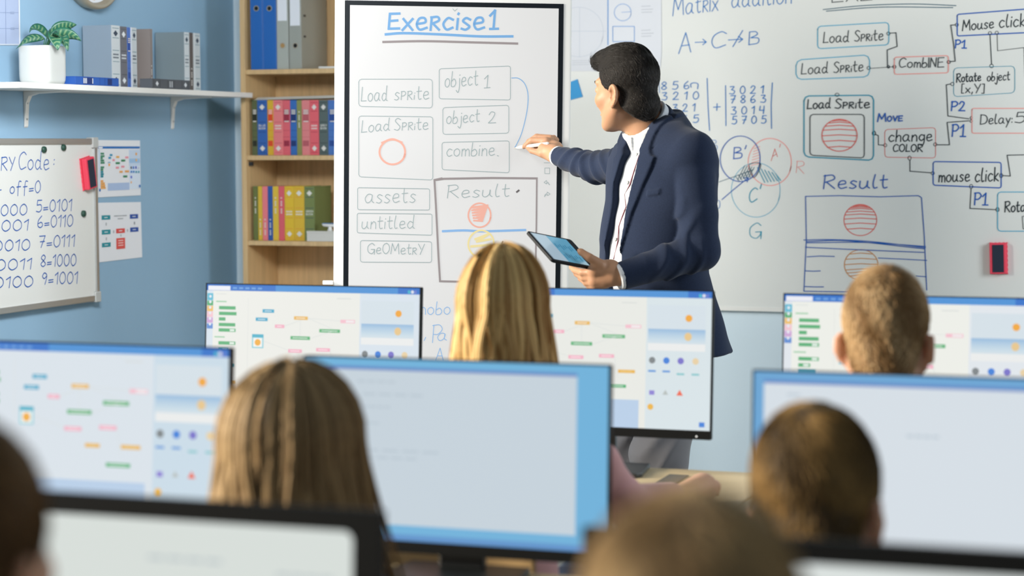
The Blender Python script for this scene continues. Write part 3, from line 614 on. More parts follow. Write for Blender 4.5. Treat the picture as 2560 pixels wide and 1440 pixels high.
def bil(q, u, v):
    q = [np.array(p, float) for p in q]; return (q[0]*(1-u)+q[1]*u)*(1-v)+(q[3]*(1-u)+q[2]*u)*v
LW = Surf((XL+0.0005, 0, 0), (1, 0, 0), None)
def printed(S, q, rects, owner, lift=0.0022):
    mb = MB()
    for i, (u0, v0, u1, v1, c) in enumerate(rects):
        quad_px(mb, S, [bil(q, u0, v0), bil(q, u1, v0), bil(q, u1, v1), bil(q, u0, v1)], c, lift+0.00006*i)
    return adopt(mb.build('print', M_print), owner)
q = [(236, 350), (349, 351), (351, 488), (236, 494)]
o = sheet('printed_sheet', LW, q, 'printed sheet with a coding program screenshot, right of the small whiteboard, upper one', 'paper')
R = [(.07, .11, .99, .15, '2f6fb4'), (.08, .12, .17, .145, 'f2f4f6'), (.08, .17, .11, .85, 'c7d8ea'), (.75, .17, .99, .5, 'c3d4e8'), (.75, .33, .99, .41, '9fc0e0'), (.75, .46, .99, .88, 'd4e0ee'), (.28, .76, .75, .89, 'a9bede')]
for j, (u, v, w_, c) in enumerate(((.12, .22, .08, '4a8a6c'), (.12, .265, .09, '4a8a6c'), (.12, .30, .05, '4a8a6c'), (.12, .34, .08, '4a8a6c'), (.12, .38, .09, '4a8a6c'), (.12, .46, .08, '4a8a6c'), (.12, .50, .06, '4a8a6c'), (.12, .54, .06, '2f8a9a'), (.12, .58, .07, '2f8a9a'), (.12, .62, .06, '2f8a9a'), (.12, .70, .06, 'e8a860'), (.12, .74, .09, 'e8a860'), (.12, .78, .10, 'e8a860'), (.12, .82, .11, 'e8a860'),
        (.32, .245, .06, '3a94b8'), (.29, .295, .06, '3a94b8'), (.38, .335, .05, 'e89aa8'), (.46, .28, .07, 'e8b060'), (.66, .29, .07, 'e89aa8'), (.57, .345, .09, '3f8a60'), (.45, .39, .09, '3f8a60'), (.45, .47, .07, 'e89aa8'), (.57, .455, .07, 'e89aa8'), (.53, .545, .07, 'e8a860'), (.65, .54, .09, 'e8a860'), (.61, .63, .09, '3f8a60'), (.28, .385, .05, '3a94b8'), (.285, .40, .04, 'f4f4f4'), (.29, .41, .03, 'f0a030'),
        (.885, .225, .03, 'f0a848'), (.885, .335, .03, 'e8b878'), (.77, .47, .03, '5a6470'), (.82, .47, .03, '2f6fc0'), (.875, .47, .03, '4a58b8'), (.93, .48, .03, 'c0c8d8'), (.77, .55, .035, '4a88c8'), (.82, .55, .035, '4a88c8'), (.875, .555, .035, '4a9ab0'), (.93, .555, .035, '4a9ab0'), (.77, .64, .03, '6a7ad0'), (.77, .74, .02, 'f0a848'), (.95, .81, .03, '2f6fb4'), (.08, .85, .03, '2f6fb4'))):
    R.append((u, v, u+w_, v+(.035 if w_ not in (.03,) else .045), c))
printed(LW, q, R, o)
q = [(237, 507), (351, 505), (354.5, 643), (238, 657)]
o = sheet('printed_sheet', LW, q, 'lower printed sheet with teal, red and navy flow chart beside the small whiteboard', 'paper')
R = []
for u, v, w_, h_, c in ((.135, .215, .19, .075, '2a8d98'), (.135, .46, .19, .08, '2a8d98'), (.135, .68, .19, .075, '2a8d98'), (.75, .215, .18, .08, '2a4f9c'), (.75, .45, .18, .08, '2a4f9c'), (.445, .455, .19, .08, 'd8524c'), (.445, .62, .19, .19, 'd9574f'),
        (.40, .225, .28, .016, 'a0a4a8'), (.48, .275, .12, .016, 'a0a4a8'), (.215, .34, .025, .05, 'b0b4b8'), (.215, .59, .025, .05, 'b0b4b8'), (.83, .35, .025, .05, '8a8e94'), (.375, .48, .025, .045, 'b0b4b8'), (.675, .475, .025, .045, 'b0b4b8'), (.53, .555, .025, .04, 'b0b4b8')):
    R.append((u, v, u+w_, v+h_, c))
    if w_ > .15 and h_ < .1: R.append((u+w_*.3, v+h_*.42, u+w_*.7, v+h_*.58, 'dfe6ea'))
    if h_ > .15: R += [(u+.04, v+h_*(.2+.22*i), u+w_-.04, v+h_*(.26+.22*i), 'f0dcd8') for i in range(3)]
printed(LW, q, R, o)
q = [(-150, -120), (46, -120), (49, 113), (-150, 113)]
o = sheet('wall_calendar', LW, q, 'pale grey wall calendar grid in the top left corner above the plant', 'calendar', 'aab8d4')
R = [(0, 0.478+.17*i, .985, .4835+.17*i, '8797ba') for i in range(3)]+[(.1+.18*i, .1, .104+.18*i, .985, '8797ba') for i in range(5)]
R += [(.88-.21*i, .53+.17*j-.06, .93-.21*i, .555+.17*j-.06, '95a3c0') for i in range(2) for j in range(3)]+[(.985, 0, 1.0, 1, 'dfe2e6'), (0, .985, 1, 1, 'c8d0da')]
printed(LW, q, R, o)
# sheets on the large whiteboard
BS = Surf((0, YW, 0), (0, -1, 0), None)
q = [(1330, -150), (1519, -150), (1520, 178), (1330, 178)]
o = sheet('geometry_sheet', BS, q, 'faint geometry sheet on the whiteboard just right of the flipchart, with circle and axes', 'paper', 'd9dbe1')
K_faint = ink('faint', 'c3c9d4'); K_print = ink('print_blue', '4a8fd0'); K_ptext = ink('print_grey', 'b6bac2')
S1 = Surf((0, YW-0.0016, 0), (0, -1, 0), o, 0.0005)
S1.circle(1447, 80, 62, 62, K_faint, 0.002); S1.path([(1449, 20), (1449, 144)], K_faint, 0.002); S1.path([(1400, 78), (1515, 78)], K_faint, 0.002)
for y in (152, 157, 162): S1.path([(1430, y), (1482, y-1)], K_ptext, 0.0015, 'printed_line')
q = [(1519, -150), (1653, -150), (1654, 135), (1651, 170), (1520, 170)]
o = sheet('geometry_sheet', BS, q, 'geometry sheet with blue circle and rectangle on the whiteboard behind the head of the man', 'paper', 'dddfe5', 0.002)
S2 = Surf((0, YW-0.0026, 0), (0, -1, 0), o, 0.0005)
S2.circle(1557, 31, 21, 21, K_print, 0.002); S2.path([(1554, 31), (1578, 29)], K_print, 0.0015); S2.box(1532, 66, 1586, 104, K_print, 0.0024, 1); S2.path([(1520, -100), (1520, 112)], K_print, 0.0036)
for (x, y, w_) in ((1604, 16, 22), (1604, 24, 28), (1604, 31, 26), (1604, 76, 22), (1604, 84, 30), (1604, 91, 24)): S2.path([(x, y), (x+w_, y-1)], K_ptext, 0.0022, 'printed_line')
q = [(1415, 209), (1444, 198), (1457, 242), (1418, 252)]
sheet('sticky_note', BS, q, 'bright blue sticky note on the whiteboard beside the right edge of the flipchart', 'sticky note', '3f9bd6', 0.003)

# ------------------------------------------------------------ clock
cp = onX(213, -108, XL); M_gold = mat('brass_rim', 'b5aa96', 0.4, 0.5)
ck = thing('wall_clock', 'round wall clock with brushed rim above the plant, cut off by the top edge', 'clock', M=frameM((XL+0.001, cp[1], cp[2]), (0, 1, 0), (0, 0, 1), (1, 0, 0)))
k = MB(); k.lathe([(0.0001, 0), (0.185, 0), (0.192, 0.03), (0.19, 0.052), (0.182, 0.055), (0.172, 0.046), (0.168, 0.030), (0.0001, 0.030)], 64); k.build('case', M_gold, ck, smooth=True)
k = MB(); k.lathe([(0.0001, 0.0312), (0.167, 0.0312)], 64); k.build('dial', mat('clock_dial', 'dfe3ea', 0.5), ck)
for s, a in ((0.085, 2.2), (0.12, 0.4)):
    k = MB(); k.tube([(0, 0, 0.035), (s*math.cos(a), s*math.sin(a), 0.035)], [0.004, 0.002], 6); k.build('clock_hand', M_black, ck)
k = MB()
for i in range(12):
    a = i*math.pi/6; c = np.array([0.142*math.sin(a), 0.142*math.cos(a), 0.0325])
    k.tube([c+0.014*np.array([math.cos(t)*0.8, math.sin(t), 0]) for t in np.linspace(0, 2*math.pi, 14)], 0.0022, 5)
k.build('numerals', mat('orange_paint', 'd99a4a', 0.5), ck)

# ------------------------------------------------------------ bookshelf
YF = 7.57
bl = onY(603, 350, YF)[0]; bw = 0.82; TP = 0.0215
zsh = [onY(727, y, YF)[2] for y in (172.5, 388.5, 603)]
zsh += [zsh[-1]-0.345, zsh[-1]-0.69]; ztop_ = zsh[0]+0.36
BK = thing('bookshelf', 'tall birch veneer bookshelf in the corner behind the flipchart', 'bookshelf', (bl, YF, 0))
for nm, a, b in [('side_panel', (0, 0, 0), (TP, YB-0.017-YF, ztop_)), ('side_panel', (bw-TP, 0, 0), (bw, YB-0.017-YF, ztop_)), ('back_panel', (TP+0.0005, YB-0.024-YF, 0.05), (bw-TP-0.0005, YB-0.017-YF, ztop_-0.001)), ('top_panel', (TP+0.0003, 0.0005, ztop_-TP), (bw-TP-0.0003, YB-0.025-YF, ztop_-0.0005)), ('plinth', (TP+0.0005, 0.02, 0.0), (bw-TP-0.0005, 0.035, 0.06))]:
    k = MB(); k.box(a, b); k.build(nm, M_birch, BK, bevel=0.001)
for z in zsh:
    k = MB(); k.box((TP+0.0003, 0.003, z-0.0185), (bw-TP-0.0003, YB-0.025-YF, z)); k.build('shelf', M_birch, BK, bevel=0.001)
k = MB(); z = zsh[1]-0.03; k.box((TP, 0.02, z-0.012), (TP+0.016, 0.034, z+0.004)); k.build('shelf_support', M_black, BK)

M_page = mat('book_pages', 'd8d2c4', 0.85, bump=(60, 0.2, 0.0005, (1, 1, 20)))
def bcol(c): return mat('bookcloth_'+c, c, 0.62, bump=(600, 0.05, 0.0003))
def make_book(name, label, w, h, d, col, M, style='plain', c1='e6e6e2', c2='22303c', text=None, group=None, thin_cover=0.0022, cat='book', solid=False):
    """spine at y = 0 facing -y, thickness along x from 0 to w, height z"""
    t = thing(name, label, cat, M=M, group=group); cv = thin_cover; w -= 0.0004
    k = MB(); k.box((0, 0, 0), (cv, d, h)); k.box((w-cv, 0, 0), (w, d, h)); k.box((cv, 0, 0), (w-cv, cv*1.2, h))
    if solid: k.box((cv, cv*1.2, 0), (w-cv, d, 0.002)); k.box((cv, cv*1.2, h-0.002), (w-cv, d, h))
    k.build('cover', bcol(col), t, bevel=0.0008)
    k = MB(); k.box((cv+0.0002, cv*1.2+0.0002, 0.003), (w-cv-0.0002, d-0.003, h-0.003)); k.build('page_block', M_page, t)
    e = -0.0006
    def rect(k, u0, v0, u1, v1, c, lift=0): k.col = lin(c); y = e-lift; k.add([(u0*w, y, v0*h), (u1*w, y, v0*h), (u1*w, y, v1*h), (u0*w, y, v1*h)], [(0, 1, 2, 3)])
    k = MB()
    if style == 'diamond':
        for v in (.05, .22, .42, .60, .80, .955): rect(k, .12, v-.004, .88, v+.004, c2)
        for v in (.125, .872):
            k.col = lin(c1); a, b = 0.27*w, 0.27*min(w, .034)*1.25
            k.add([(w/2-a, e, v*h), (w/2, e, v*h-b), (w/2+a, e, v*h), (w/2, e, v*h+b)], [(0, 1, 2, 3)])
        if text:
            k.col = lin(c1)
            for line, vz in zip(text, (.525, .472)):
                st, W = layout(line); sc = 0.7*w/W; hh = 0.032*h
                for pts in st:
                    for p, q_ in zip(pts[:-1], pts[1:]):
                        p = np.array((p[0]*sc+.15*w, p[1]*hh)); q_ = np.array((q_[0]*sc+.15*w, q_[1]*hh)); n_ = np.array((-(q_-p)[1], (q_-p)[0])); n_ = n_/(np.linalg.norm(n_)+1e-9)*0.0007
                        k.add([(*(a_),)[:1]+(e-0.0001,)+(a_[1]+vz*h,) for a_ in (p-n_, q_-n_, q_+n_, p+n_)], [(0, 1, 2, 3)])
        else:
            for v in (.535, .485): 
                for i in range(5): rect(k, .18+.13*i, v-.012, .28+.13*i, v+.012, c1)
    elif style == 'block':
        rect(k, .12, .60, .9, .83, c2); 
        for v in (.815, .785, .755): rect(k, .2, v-.008, .84, v+.008, c1, .0002)
        rect(k, .2, .605, .84, .622, c1, .0002); rect(k, .12, .165, .88, .265, c2)
        for v in (.45, .33): rect(k, .03, v-.002, .97, v+.002, c2)
    else:
        for i in range(9):
            if i % 4 != 3: rect(k, .38, .10+.034*i+(.4 if c1 == 'up' else 0), .60, .125+.034*i+(.4 if c1 == 'up' else 0), 'd8d4cc')
    k.build('spine_print', M_print, t)
    return t
def shelf_books(specs, ybot_z, ytop_px, Y, grp):
    for (x0, x1, col, style, c1, c2, text, lab) in specs:
        a = onY(x0, 350, Y); b = onY(x1, 350, Y); h = onY((x0+x1)/2, ytop_px, Y)[2]-ybot_z
        make_book('book', lab, b[0]-a[0], h, 0.16, col, frameM((a[0], Y, ybot_z+0.0006), (1, 0, 0), (0, 1, 0), (0, 0, 1)), style, c1, c2, text, grp)
Wc = 'dddad2'
shelf_books([
 (630.5, 644, '56613f', 'block', Wc, '23291f', None, 'olive green book with dark blocks, first from the left on the middle shelf'),
 (644, 668.6, '2d5fa8', 'diamond', Wc, '1d3a70', ('BLUE', 'BOOK'), 'blue book with white diamonds, second from the left on the middle shelf'),
 (669.2, 684, 'd2a92c', 'block', 'ecd2c0', 'd84a20', None, 'yellow book with orange red blocks on the middle shelf'),
 (684, 708, 'e07a7c', 'diamond', Wc, 'b04f5c', None, 'wide pink book with white diamonds on the middle shelf, right of the yellow one'),
 (708, 726, 'd8606a', 'block', Wc, '942a40', None, 'red book with dark red blocks on the middle shelf'),
 (726, 742.5, '2f66ae', 'block', Wc, '1b356c', None, 'blue book with navy blocks in the middle of the middle shelf'),
 (742.5, 755, '83894e', 'plain', 'up', '', None, 'thin olive book between the blue and the pink book on the middle shelf'),
 (755, 775, 'd97f80', 'block', Wc, 'b05860', None, 'pink book with dull pink blocks on the middle shelf'),
 (775, 797.6, 'dc5f68', 'diamond', Wc, 'a83848', None, 'red book with white diamonds left of the grey book'),
 (798, 821, '52605e', 'diamond', Wc, '2b3634', ('GREY', 'BOOK'), 'grey book titled GREY BOOK on the middle shelf'),
 (821, 845, '4470b4', 'block', Wc, '24488c', None, 'blue book at the right end of the middle shelf, partly behind the flipchart')],
 zsh[1], 250.5, YF+0.03, 'books on the middle shelf of the bookcase')
shelf_books([
 (630.7, 643, '65703c', 'plain', 'up', '', None, 'thin olive green book, first from the left on the lower shelf'),
 (643, 653.8, 'd3b136', 'plain', '', '', None, 'narrow yellow book beside the olive one on the lower shelf'),
 (653.8, 667.3, 'e27a80', 'plain', '', '', None, 'thin pink book on the lower shelf'),
 (667.3, 679.8, '27559c', 'plain', '', '', None, 'thin blue book on the lower shelf'),
 (679.8, 694.4, 'd8b63a', 'plain', 'up', '', None, 'plain yellow book right of the thin blue one on the lower shelf'),
 (694.4, 709.2, 'd65c66', 'plain', 'up', '', None, 'thin red book on the lower shelf'),
 (709.4, 733, 'dab52e', 'diamond', Wc, 'd88a38', None, 'yellow book with diamonds right of the thin red one'),
 (733, 759, 'd6b033', 'diamond', Wc, 'd88a38', None, 'yellow book with diamonds left of the green book'),
 (759, 785, '727f48', 'diamond', Wc, '253058', ('GREEN', 'BOOK'), 'green book titled GREEN BOOK at the right end of the lower shelf')],
 zsh[2], 466, YF+0.03, 'books on the lower shelf of the bookcase')
# ring binders
def binder(x0, x1, col, hole_y, label_y, lab):
    Y = YF+0.018; a = onY(x0, 100, Y); b = onY(x1, 100, Y); w = b[0]-a[0]; z0 = zsh[0]+0.0006; h = 0.318; d = 0.245
    t = thing('ring_binder', lab, 'ring binder', M=frameM((a[0], Y, z0), (1, 0, 0), (0, 1, 0), (0, 0, 1)), group='ring binders on the top shelf')
    m = mat('binder_'+col, col, 0.45, bump=(500, 0.04, 0.0003)); cv = 0.0028
    k = MB(); k.box((0, 0, 0), (cv, d, h)); k.box((w-cv, 0, 0), (w, d, h)); k.box((cv, 0, 0), (w-cv, cv, h)); k.build('cover', m, t, bevel=0.001)
    k = MB(); k.box((cv+0.003, 0.03, 0.006), (w-cv-0.012, d-0.01, h-0.01)); k.build('page_block', M_page, t)
    hz = onY((x0+x1)/2, hole_y, Y)[2]-z0
    Mh = frameM((w/2, 0, hz), (1, 0, 0), (0, 0, 1), (0, -1, 0))
    k = MB(); k.lathe([(0.0085, 0.0002), (0.0115, 0.0002), (0.0115, 0.0016), (0.0085, 0.0016)], 24); o = k.build('finger_ring', M_gold, t, smooth=False); o.matrix_local = Mh
    k = MB(); k.lathe([(0.0001, 0.0008), (0.0086, 0.0008)], 24); o = k.build('finger_hole', mat('hole_dark', '121416', 0.9) if 'cork' not in lab else mat('cork', 'b08a56', 0.8), t); o.matrix_local = Mh
    if label_y:
        lz = onY((x0+x1)/2, label_y, Y)[2]-z0
        k = MB(); k.box((w*.1, -0.0012, lz), (w*.9, -0.0003, h-0.02)); k.build('spine_label', M_paper, t)
    if label_y:
        k = MB()
        for hz2 in (39, 91):
            z = onY(760, hz2, Y+0.02)[2]-z0; k.box((w+0.0003, 0.022, z-0.004), (w+0.0018, 0.04, z+0.004))
        k.build('binder_slot', M_black, t)
    return t
binder(626.5, 657.3, '1f63b0', 21, None, 'blue ring binder, first from the left on the top shelf')
binder(657.6, 691.3, '1f63b0', 21, None, 'blue ring binder, second from the left, next to the grey ones')
binder(692, 721, 'a8aca4', 114, 52, 'grey ring binder with cork coloured finger hole and white label')
binder(723, 753.5, '9a9d94', 114, 64, 'grey ring binder with dark finger hole, rightmost on the top shelf')
# loose things on the shelves
def slab(name, p0, p1, m, label, cat, parts=None, group=None, bevel=0.001):
    k = MB(); k.box(p0, p1); return tag(k.build(name, m, bevel=bevel), label, cat, group)
a = onY(799, 169, YF+0.02); slab('notebook', (a[0], YF+0.01, zsh[0]+0.0006), (a[0]+0.15, YF+0.2, zsh[0]+0.008), mat('paper_white', 'dcdcd8', 0.7), 'thin white notebook lying at the right end of the top shelf', 'notebook')
a0, a1 = onY(641, 246, YF+0.05)[0], onY(860, 246, YF+0.05)[0]; zt_ = onY(735, 250.5, YF+0.05)[2]+0.0022
k = MB()
for i in range(3):
    z = zt_+0.0035*i; e = 0.006*i
    k.add([(a0+e*0.5, YF+0.035+e, z), (a1, YF+0.035+e, z+0.005), (a1, YF+0.20, z+0.005), (a0+e*0.5, YF+0.2, z), (a0+e*0.5, YF+0.035+e, z+0.003), (a1, YF+0.035+e, z+0.009), (a1, YF+0.20, z+0.009), (a0+e*0.5, YF+0.2, z+0.003)], [(0,3,2,1),(4,5,6,7),(0,1,5,4),(1,2,6,5),(2,3,7,6),(3,0,4,7)])
tag(k.build('magazine', mat('grey_paper', 'b9b5ab', 0.7)), 'grey stapled magazine lying flat on top of the row of books', 'magazine')
a0 = onY(767.5, 600, YF+0.004)[0]; zb0 = zsh[2]+0.0006; zb1 = onY(800, 578, YF+0.002)[2]
bx = thing('storage_box', 'white cardboard box in front of the green book on the lower shelf', 'box', (a0, YF+0.0025, zb0))
k = MB(); k.box((0, 0, 0), (0.16, 0.026, zb1-zb0-0.008)); k.build('body', mat('white_card', 'cfccc4', 0.7), bx, bevel=0.001)
k = MB(); k.box((-0.001, -0.001, zb1-zb0-0.0078), (0.161, 0.027, zb1-zb0)); k.build('lid', mat('white_card', 'cfccc4', 0.7), bx, bevel=0.001)
a0 = onY(829, 570, YF+0.03)
mo = thing('toy_plane', 'small white and blue toy on the white box, half hidden by the flipchart', 'toy', (a0[0], YF+0.0155, zb1+0.0006))
k = MB(); k.tube([(0, 0, 0), (0, 0, 0.018)], [0.012, 0.005], 12); k.build('stand', M_wplastic, mo, smooth=True)
k = MB(); k.tube([(-0.035, 0, 0.028), (-0.028, 0, 0.024), (0, 0, 0.022), (0.04, 0, 0.022), (0.06, 0, 0.026)], [0.002, 0.006, 0.007, 0.006, 0.002], 12); k.build('fuselage', M_wplastic, mo, smooth=True)
k = MB(); k.box((-0.03, -0.008, 0.0295), (0.045, 0.008, 0.0315)); k.build('wing', mat('toy_blue', '4a86b8', 0.4), mo)

# ------------------------------------------------------------ wall shelf with its things
XF = -3.765
yA = onX(49, 213, XF)[1]; zS = onX(300, 216.5, XF)[2]
SH = thing('wall_shelf', 'white wall shelf with the plant and grey books above the small whiteboard', 'shelf', (XL+0.001, yA, zS))
k = MB(); k.box((0, 0, -0.019), (XF-XL-0.001, YF-0.004-yA, 0)); k.build('board', M_white, SH, bevel=0.0008)
for px in (65, 431):
    y = onX(px, 270, XL+0.004)[1]-yA; w = 0.022
    k = MB(); k.prism([(-0.0195, 0.0), (-0.0195, 0.17), (-0.023, 0.17), (-0.028, 0.05), (-0.036, 0.022), (-0.06, 0.010), (-0.14, 0.004), (-0.145, 0.0)], y-w/2, y+w/2, 1)
    br = k.build('bracket', M_white, SH, bevel=0.001)
    for z in (-0.06, -0.115):
        k = MB(); k.lathe([(0.0001, 0.0), (0.004, 0.0), (0.003, 0.003), (0.0001, 0.0035)], 12)
        o = k.build('screw', M_alu, br); o.location = (0.0095 if z > -0.1 else 0.0062, y, z); o.rotation_euler = (0, math.pi/2, 0)
# pot and plant
ps = 0.125; pxr = onX(122, 205, -3.80)
pc = (-3.80-ps/2, pxr[1]+ps/2)
PT = thing('potted_plant', 'leafy green plant with striped leaves in a square white pot on the wall shelf', 'potted plant', (pc[0], pc[1], zS+0.0006))
bm = bmesh.new(); prof = [(0.80, 0.0), (0.92, 0.003), (0.975, 0.014), (0.99, 0.03), (1.0, 0.128), (0.985, 0.1295), (0.95, 0.1285), (0.93, 0.11), (0.9, 0.1)]
n = 64; rings = []
def sq(t, r, e=7):
    c, s_ = math.cos(t), math.sin(t); q_ = (abs(c)**e+abs(s_)**e)**(-1/e); return (r*q_*c, r*q_*s_)
for f, z in prof: rings.append([bm.verts.new((*sq(2*math.pi*i/n, f*ps/2), z)) for i in range(n)])
for r0, r1 in zip(rings[:-1], rings[1:]):
    for i in range(n): bm.faces.new((r0[i], r0[(i+1) % n], r1[(i+1) % n], r1[i]))
bm.faces.new(rings[0][::-1]); me = bpy.data.meshes.new('pot'); bm.to_mesh(me); bm.free(); me.materials.append(mat('matt_ceramic', 'c3c5c1', 0.55)); me.polygons.foreach_set('use_smooth', [True]*len(me.polygons)); link(me, 'pot', PT)
k = MB(); k.add([(*sq(2*math.pi*i/n, 0.88*ps/2), 0.106+0.003*rng.random()) for i in range(n)]+[(0, 0, 0.112)], [(i, (i+1) % n, n) for i in range(n)]); k.build('soil', mat('soil', '3a2d22', 0.95, bump=(90, 1, 0.004)), PT)
def leaf_material():
    m = mat('striped_leaf', '2f6a4a', 0.38, attr=None); nt = m.node_tree; N = nt.nodes; L = nt.links; b = N['Principled BSDF']
    uv = N.new('ShaderNodeUVMap'); sp = N.new('ShaderNodeSeparateXYZ'); L.new(uv.outputs[0], sp.inputs[0])
    ab = N.new('ShaderNodeMath'); ab.operation = 'ABSOLUTE'; sb = N.new('ShaderNodeMath'); sb.operation = 'SUBTRACT'; L.new(sp.outputs['X'], sb.inputs[0]); sb.inputs[1].default_value = 0.5; L.new(sb.outputs[0], ab.inputs[0])
    mu = N.new('ShaderNodeMath'); mu.operation = 'MULTIPLY_ADD'; L.new(ab.outputs[0], mu.inputs[0]); mu.inputs[1].default_value = -9.0
    m2 = N.new('ShaderNodeMath'); m2.operation = 'MULTIPLY'; L.new(sp.outputs['Y'], m2.inputs[0]); m2.inputs[1].default_value = 46; L.new(m2.outputs[0], mu.inputs[2])
    sn = N.new('ShaderNodeMath'); sn.operation = 'SINE'; L.new(mu.outputs[0], sn.inputs[0])
    cr = N.new('ShaderNodeMapRange'); cr.inputs['From Min'].default_value = -0.3; cr.inputs['From Max'].default_value = 1.1; L.new(sn.outputs[0], cr.inputs['Value'])
    # pale only in the inner part of the blade
    ed = N.new('ShaderNodeMapRange'); ed.inputs['From Min'].default_value = 0.42; ed.inputs['From Max'].default_value = 0.30; L.new(ab.outputs[0], ed.inputs['Value'])
    ml = N.new('ShaderNodeMath'); ml.operation = 'MULTIPLY'; L.new(cr.outputs[0], ml.inputs[0]); L.new(ed.outputs[0], ml.inputs[1])
    mx = N.new('ShaderNodeMix'); mx.data_type = 'RGBA'; mx.inputs['A'].default_value = (*lin('235f49'), 1); mx.inputs['B'].default_value = (*lin('6f9068'), 1)
    L.new(ml.outputs[0], mx.inputs['Factor']); L.new(mx.outputs['Result'], b.inputs['Base Color'])
    return m
M_leaf = leaf_material(); M_stem = mat('stem_green', '3f7a56', 0.5)
Fr = np.array([math.cos(YAW), math.sin(YAW), 0]); Fd = np.array([-math.sin(YAW), math.cos(YAW), 0])
def leaf(base, mid, tip, wid, droop_side):
    """blade along a quadratic curve base-mid-tip; width across droop_side"""
    base, mid, tip = [np.array(p, float) for p in (base, mid, tip)]; k = MB(); nu, nv = 7, 15; V = []; UV = []
    for j in range(nv):
        t = j/(nv-1); c = (1-t)**2*base+2*t*(1-t)*mid+t*t*tip; tg = 2*(1-t)*(mid-base)+2*t*(tip-mid); tg /= np.linalg.norm(tg)
        sd = np.array(droop_side, float); sd -= tg*(sd@tg); sd /= np.linalg.norm(sd); nr = np.cross(tg, sd)
        w = wid*(math.sin(math.pi*min(1, t**0.75))**0.8)*(1-0.15*t)+0.0005
        for i in range(nu):
            u = (i/(nu-1)-0.5)*2; V.append(c+sd*u*w+nr*(abs(u)**1.6)*w*0.35); UV.append((i/(nu-1), t))
    F = [(j*nu+i, j*nu+i+1, (j+1)*nu+i+1, (j+1)*nu+i) for j in range(nv-1) for i in range(nu-1)]
    k.add(V, F); o = k.build('leaf', M_leaf, PT, smooth=True); uvl = o.data.uv_layers.new(name='UVMap')
    for lp in o.data.loops: uvl.data[lp.index].uv = UV[lp.vertex_index]
    so = o.modifiers.new('thickness', 'SOLIDIFY'); so.thickness = 0.0012
    return o
def pl(x, y, f=0.0):
    """pixel -> plant local point at the depth of the pot plus f metres (towards the back)"""
    d0 = (np.array([pc[0], pc[1], zS])-CAM)@FW; return atd(x, y, d0+f)-np.array([pc[0], pc[1], zS+0.0006])
for base, mid, tip, w, sd in [((122, 100, 0.02), (88, 52, 0.03), (74, 82, 0.03), 0.017, pl(0, 30, 0)-pl(0, 0, 0.05)), ((112, 97, -0.02), (70, 82, -0.05), (40, 122, -0.06), 0.012, (0.2, 0.5, 0.6)),
        ((126, 84, 0), (160, 66, 0.02), (192, 62, 0.03), 0.020, pl(6, 40, 0.04)-pl(0, 0, 0)), ((124, 98, -0.01), (166, 72, -0.01), (203, 103, 0.0), 0.019, pl(10, 40, 0.03)-pl(0, 0, 0)),
        ((122, 98, -0.03), (140, 78, -0.08), (145, 126, -0.085), 0.024, pl(30, 14, 0)-pl(0, 0, 0)), ((132, 92, -0.02), (162, 80, -0.04), (170, 128, -0.045), 0.017, pl(25, 10, 0)-pl(0, 0, 0)),
        ((130, 90, -0.04), (150, 84, -0.07), (164, 114, -0.07), 0.009, pl(20, 16, 0.02)-pl(0, 0, 0)), ((118, 92, 0.02), (122, 80, 0.05), (125, 72, 0.05), 0.006, (1, 0, 0)), ((122, 95, 0.05), (150, 70, 0.09), (175, 78, 0.10), 0.018, pl(10, 40, 0)-pl(0, 0, 0))]:
    b_ = pl(*base); m_, t_ = pl(*mid), pl(*tip); leaf(b_, m_, t_, w*1.3, sd)
    s0 = np.array([b_[0]*0.35, b_[1]*0.35, 0.108]); k = MB(); k.tube([s0, (s0+b_)/2+np.array([0, 0, 0.004]), b_], [0.0022, 0.0018, 0.0014], 7); k.build('stem', M_stem, PT, smooth=True)
# books on the wall shelf: spines towards the room
def side_book(x0, x1, ytop, col, style, c1, c2, X, depth, lab, text=None):
    global ylast
    a = max(onX(x0, 200, X)[1], ylast); b = onX(x1, 200, X)[1]; h = onX((x0+x1)/2, ytop, X)[2]-zS; ylast = b+0.0003
    return make_book('book', lab, b-a, h, depth, col, frameM((X, a, zS+0.0006), (0, 1, 0), (-1, 0, 0), (0, 0, 1)), style, c1, c2, text, 'books on the wall shelf')
XB = -3.868; ylast = 0.0
side_book(280, 301.5, 64, '8a98a4', 'diamond', '3a4656', '1f6a7c', XB, 0.118, 'thick grey book with pale spine, first of the standing books on the wall shelf')
side_book(302, 319.5, 67, '6c6d74', 'diamond', 'dfe2e4', '4a4c54', XB-0.001, 0.118, 'dark grey book with white diamonds beside the pale spined one on the wall shelf')
side_book(319.8, 328, 69, '4a6fb8', 'block', Wc, '2f4f9c', XB-0.004, 0.112, 'narrow blue book between the grey and the pale spine on the wall shelf')
side_book(328.3, 343.5, 69.5, 'c5cbce', 'diamond', '3a4656', '1f6a7c', XB, 0.118, 'narrow pale book with dark diamonds beside the brown book on the wall shelf')
side_book(376, 383, 73, '857c78', 'plain', '', '', -3.832, 0.15, 'brown grey book standing out further than its neighbours on the wall shelf')
for (x0, x1, y, lab, dk) in ((461.5, 474.5, 81, 'grey book with narrow pale spine behind the flat grey book on the wall shelf', 'a4aaa6'),):
    side_book(x0, x1, y, '7f8c90', 'diamond', '3a4a56', '1f6a7c', XB, 0.125, lab)
side_book(475, 484, 82, '5c5450', 'plain', '', '', XB-0.006, 0.118, 'thin dark brown book second from the right on the wall shelf')
side_book(484.5, 501.5, 83.5, 'c3c9ca', 'diamond', '3a4656', '1f6a7c', XB, 0.12, 'pale book with dark diamonds at the right end of the wall shelf')
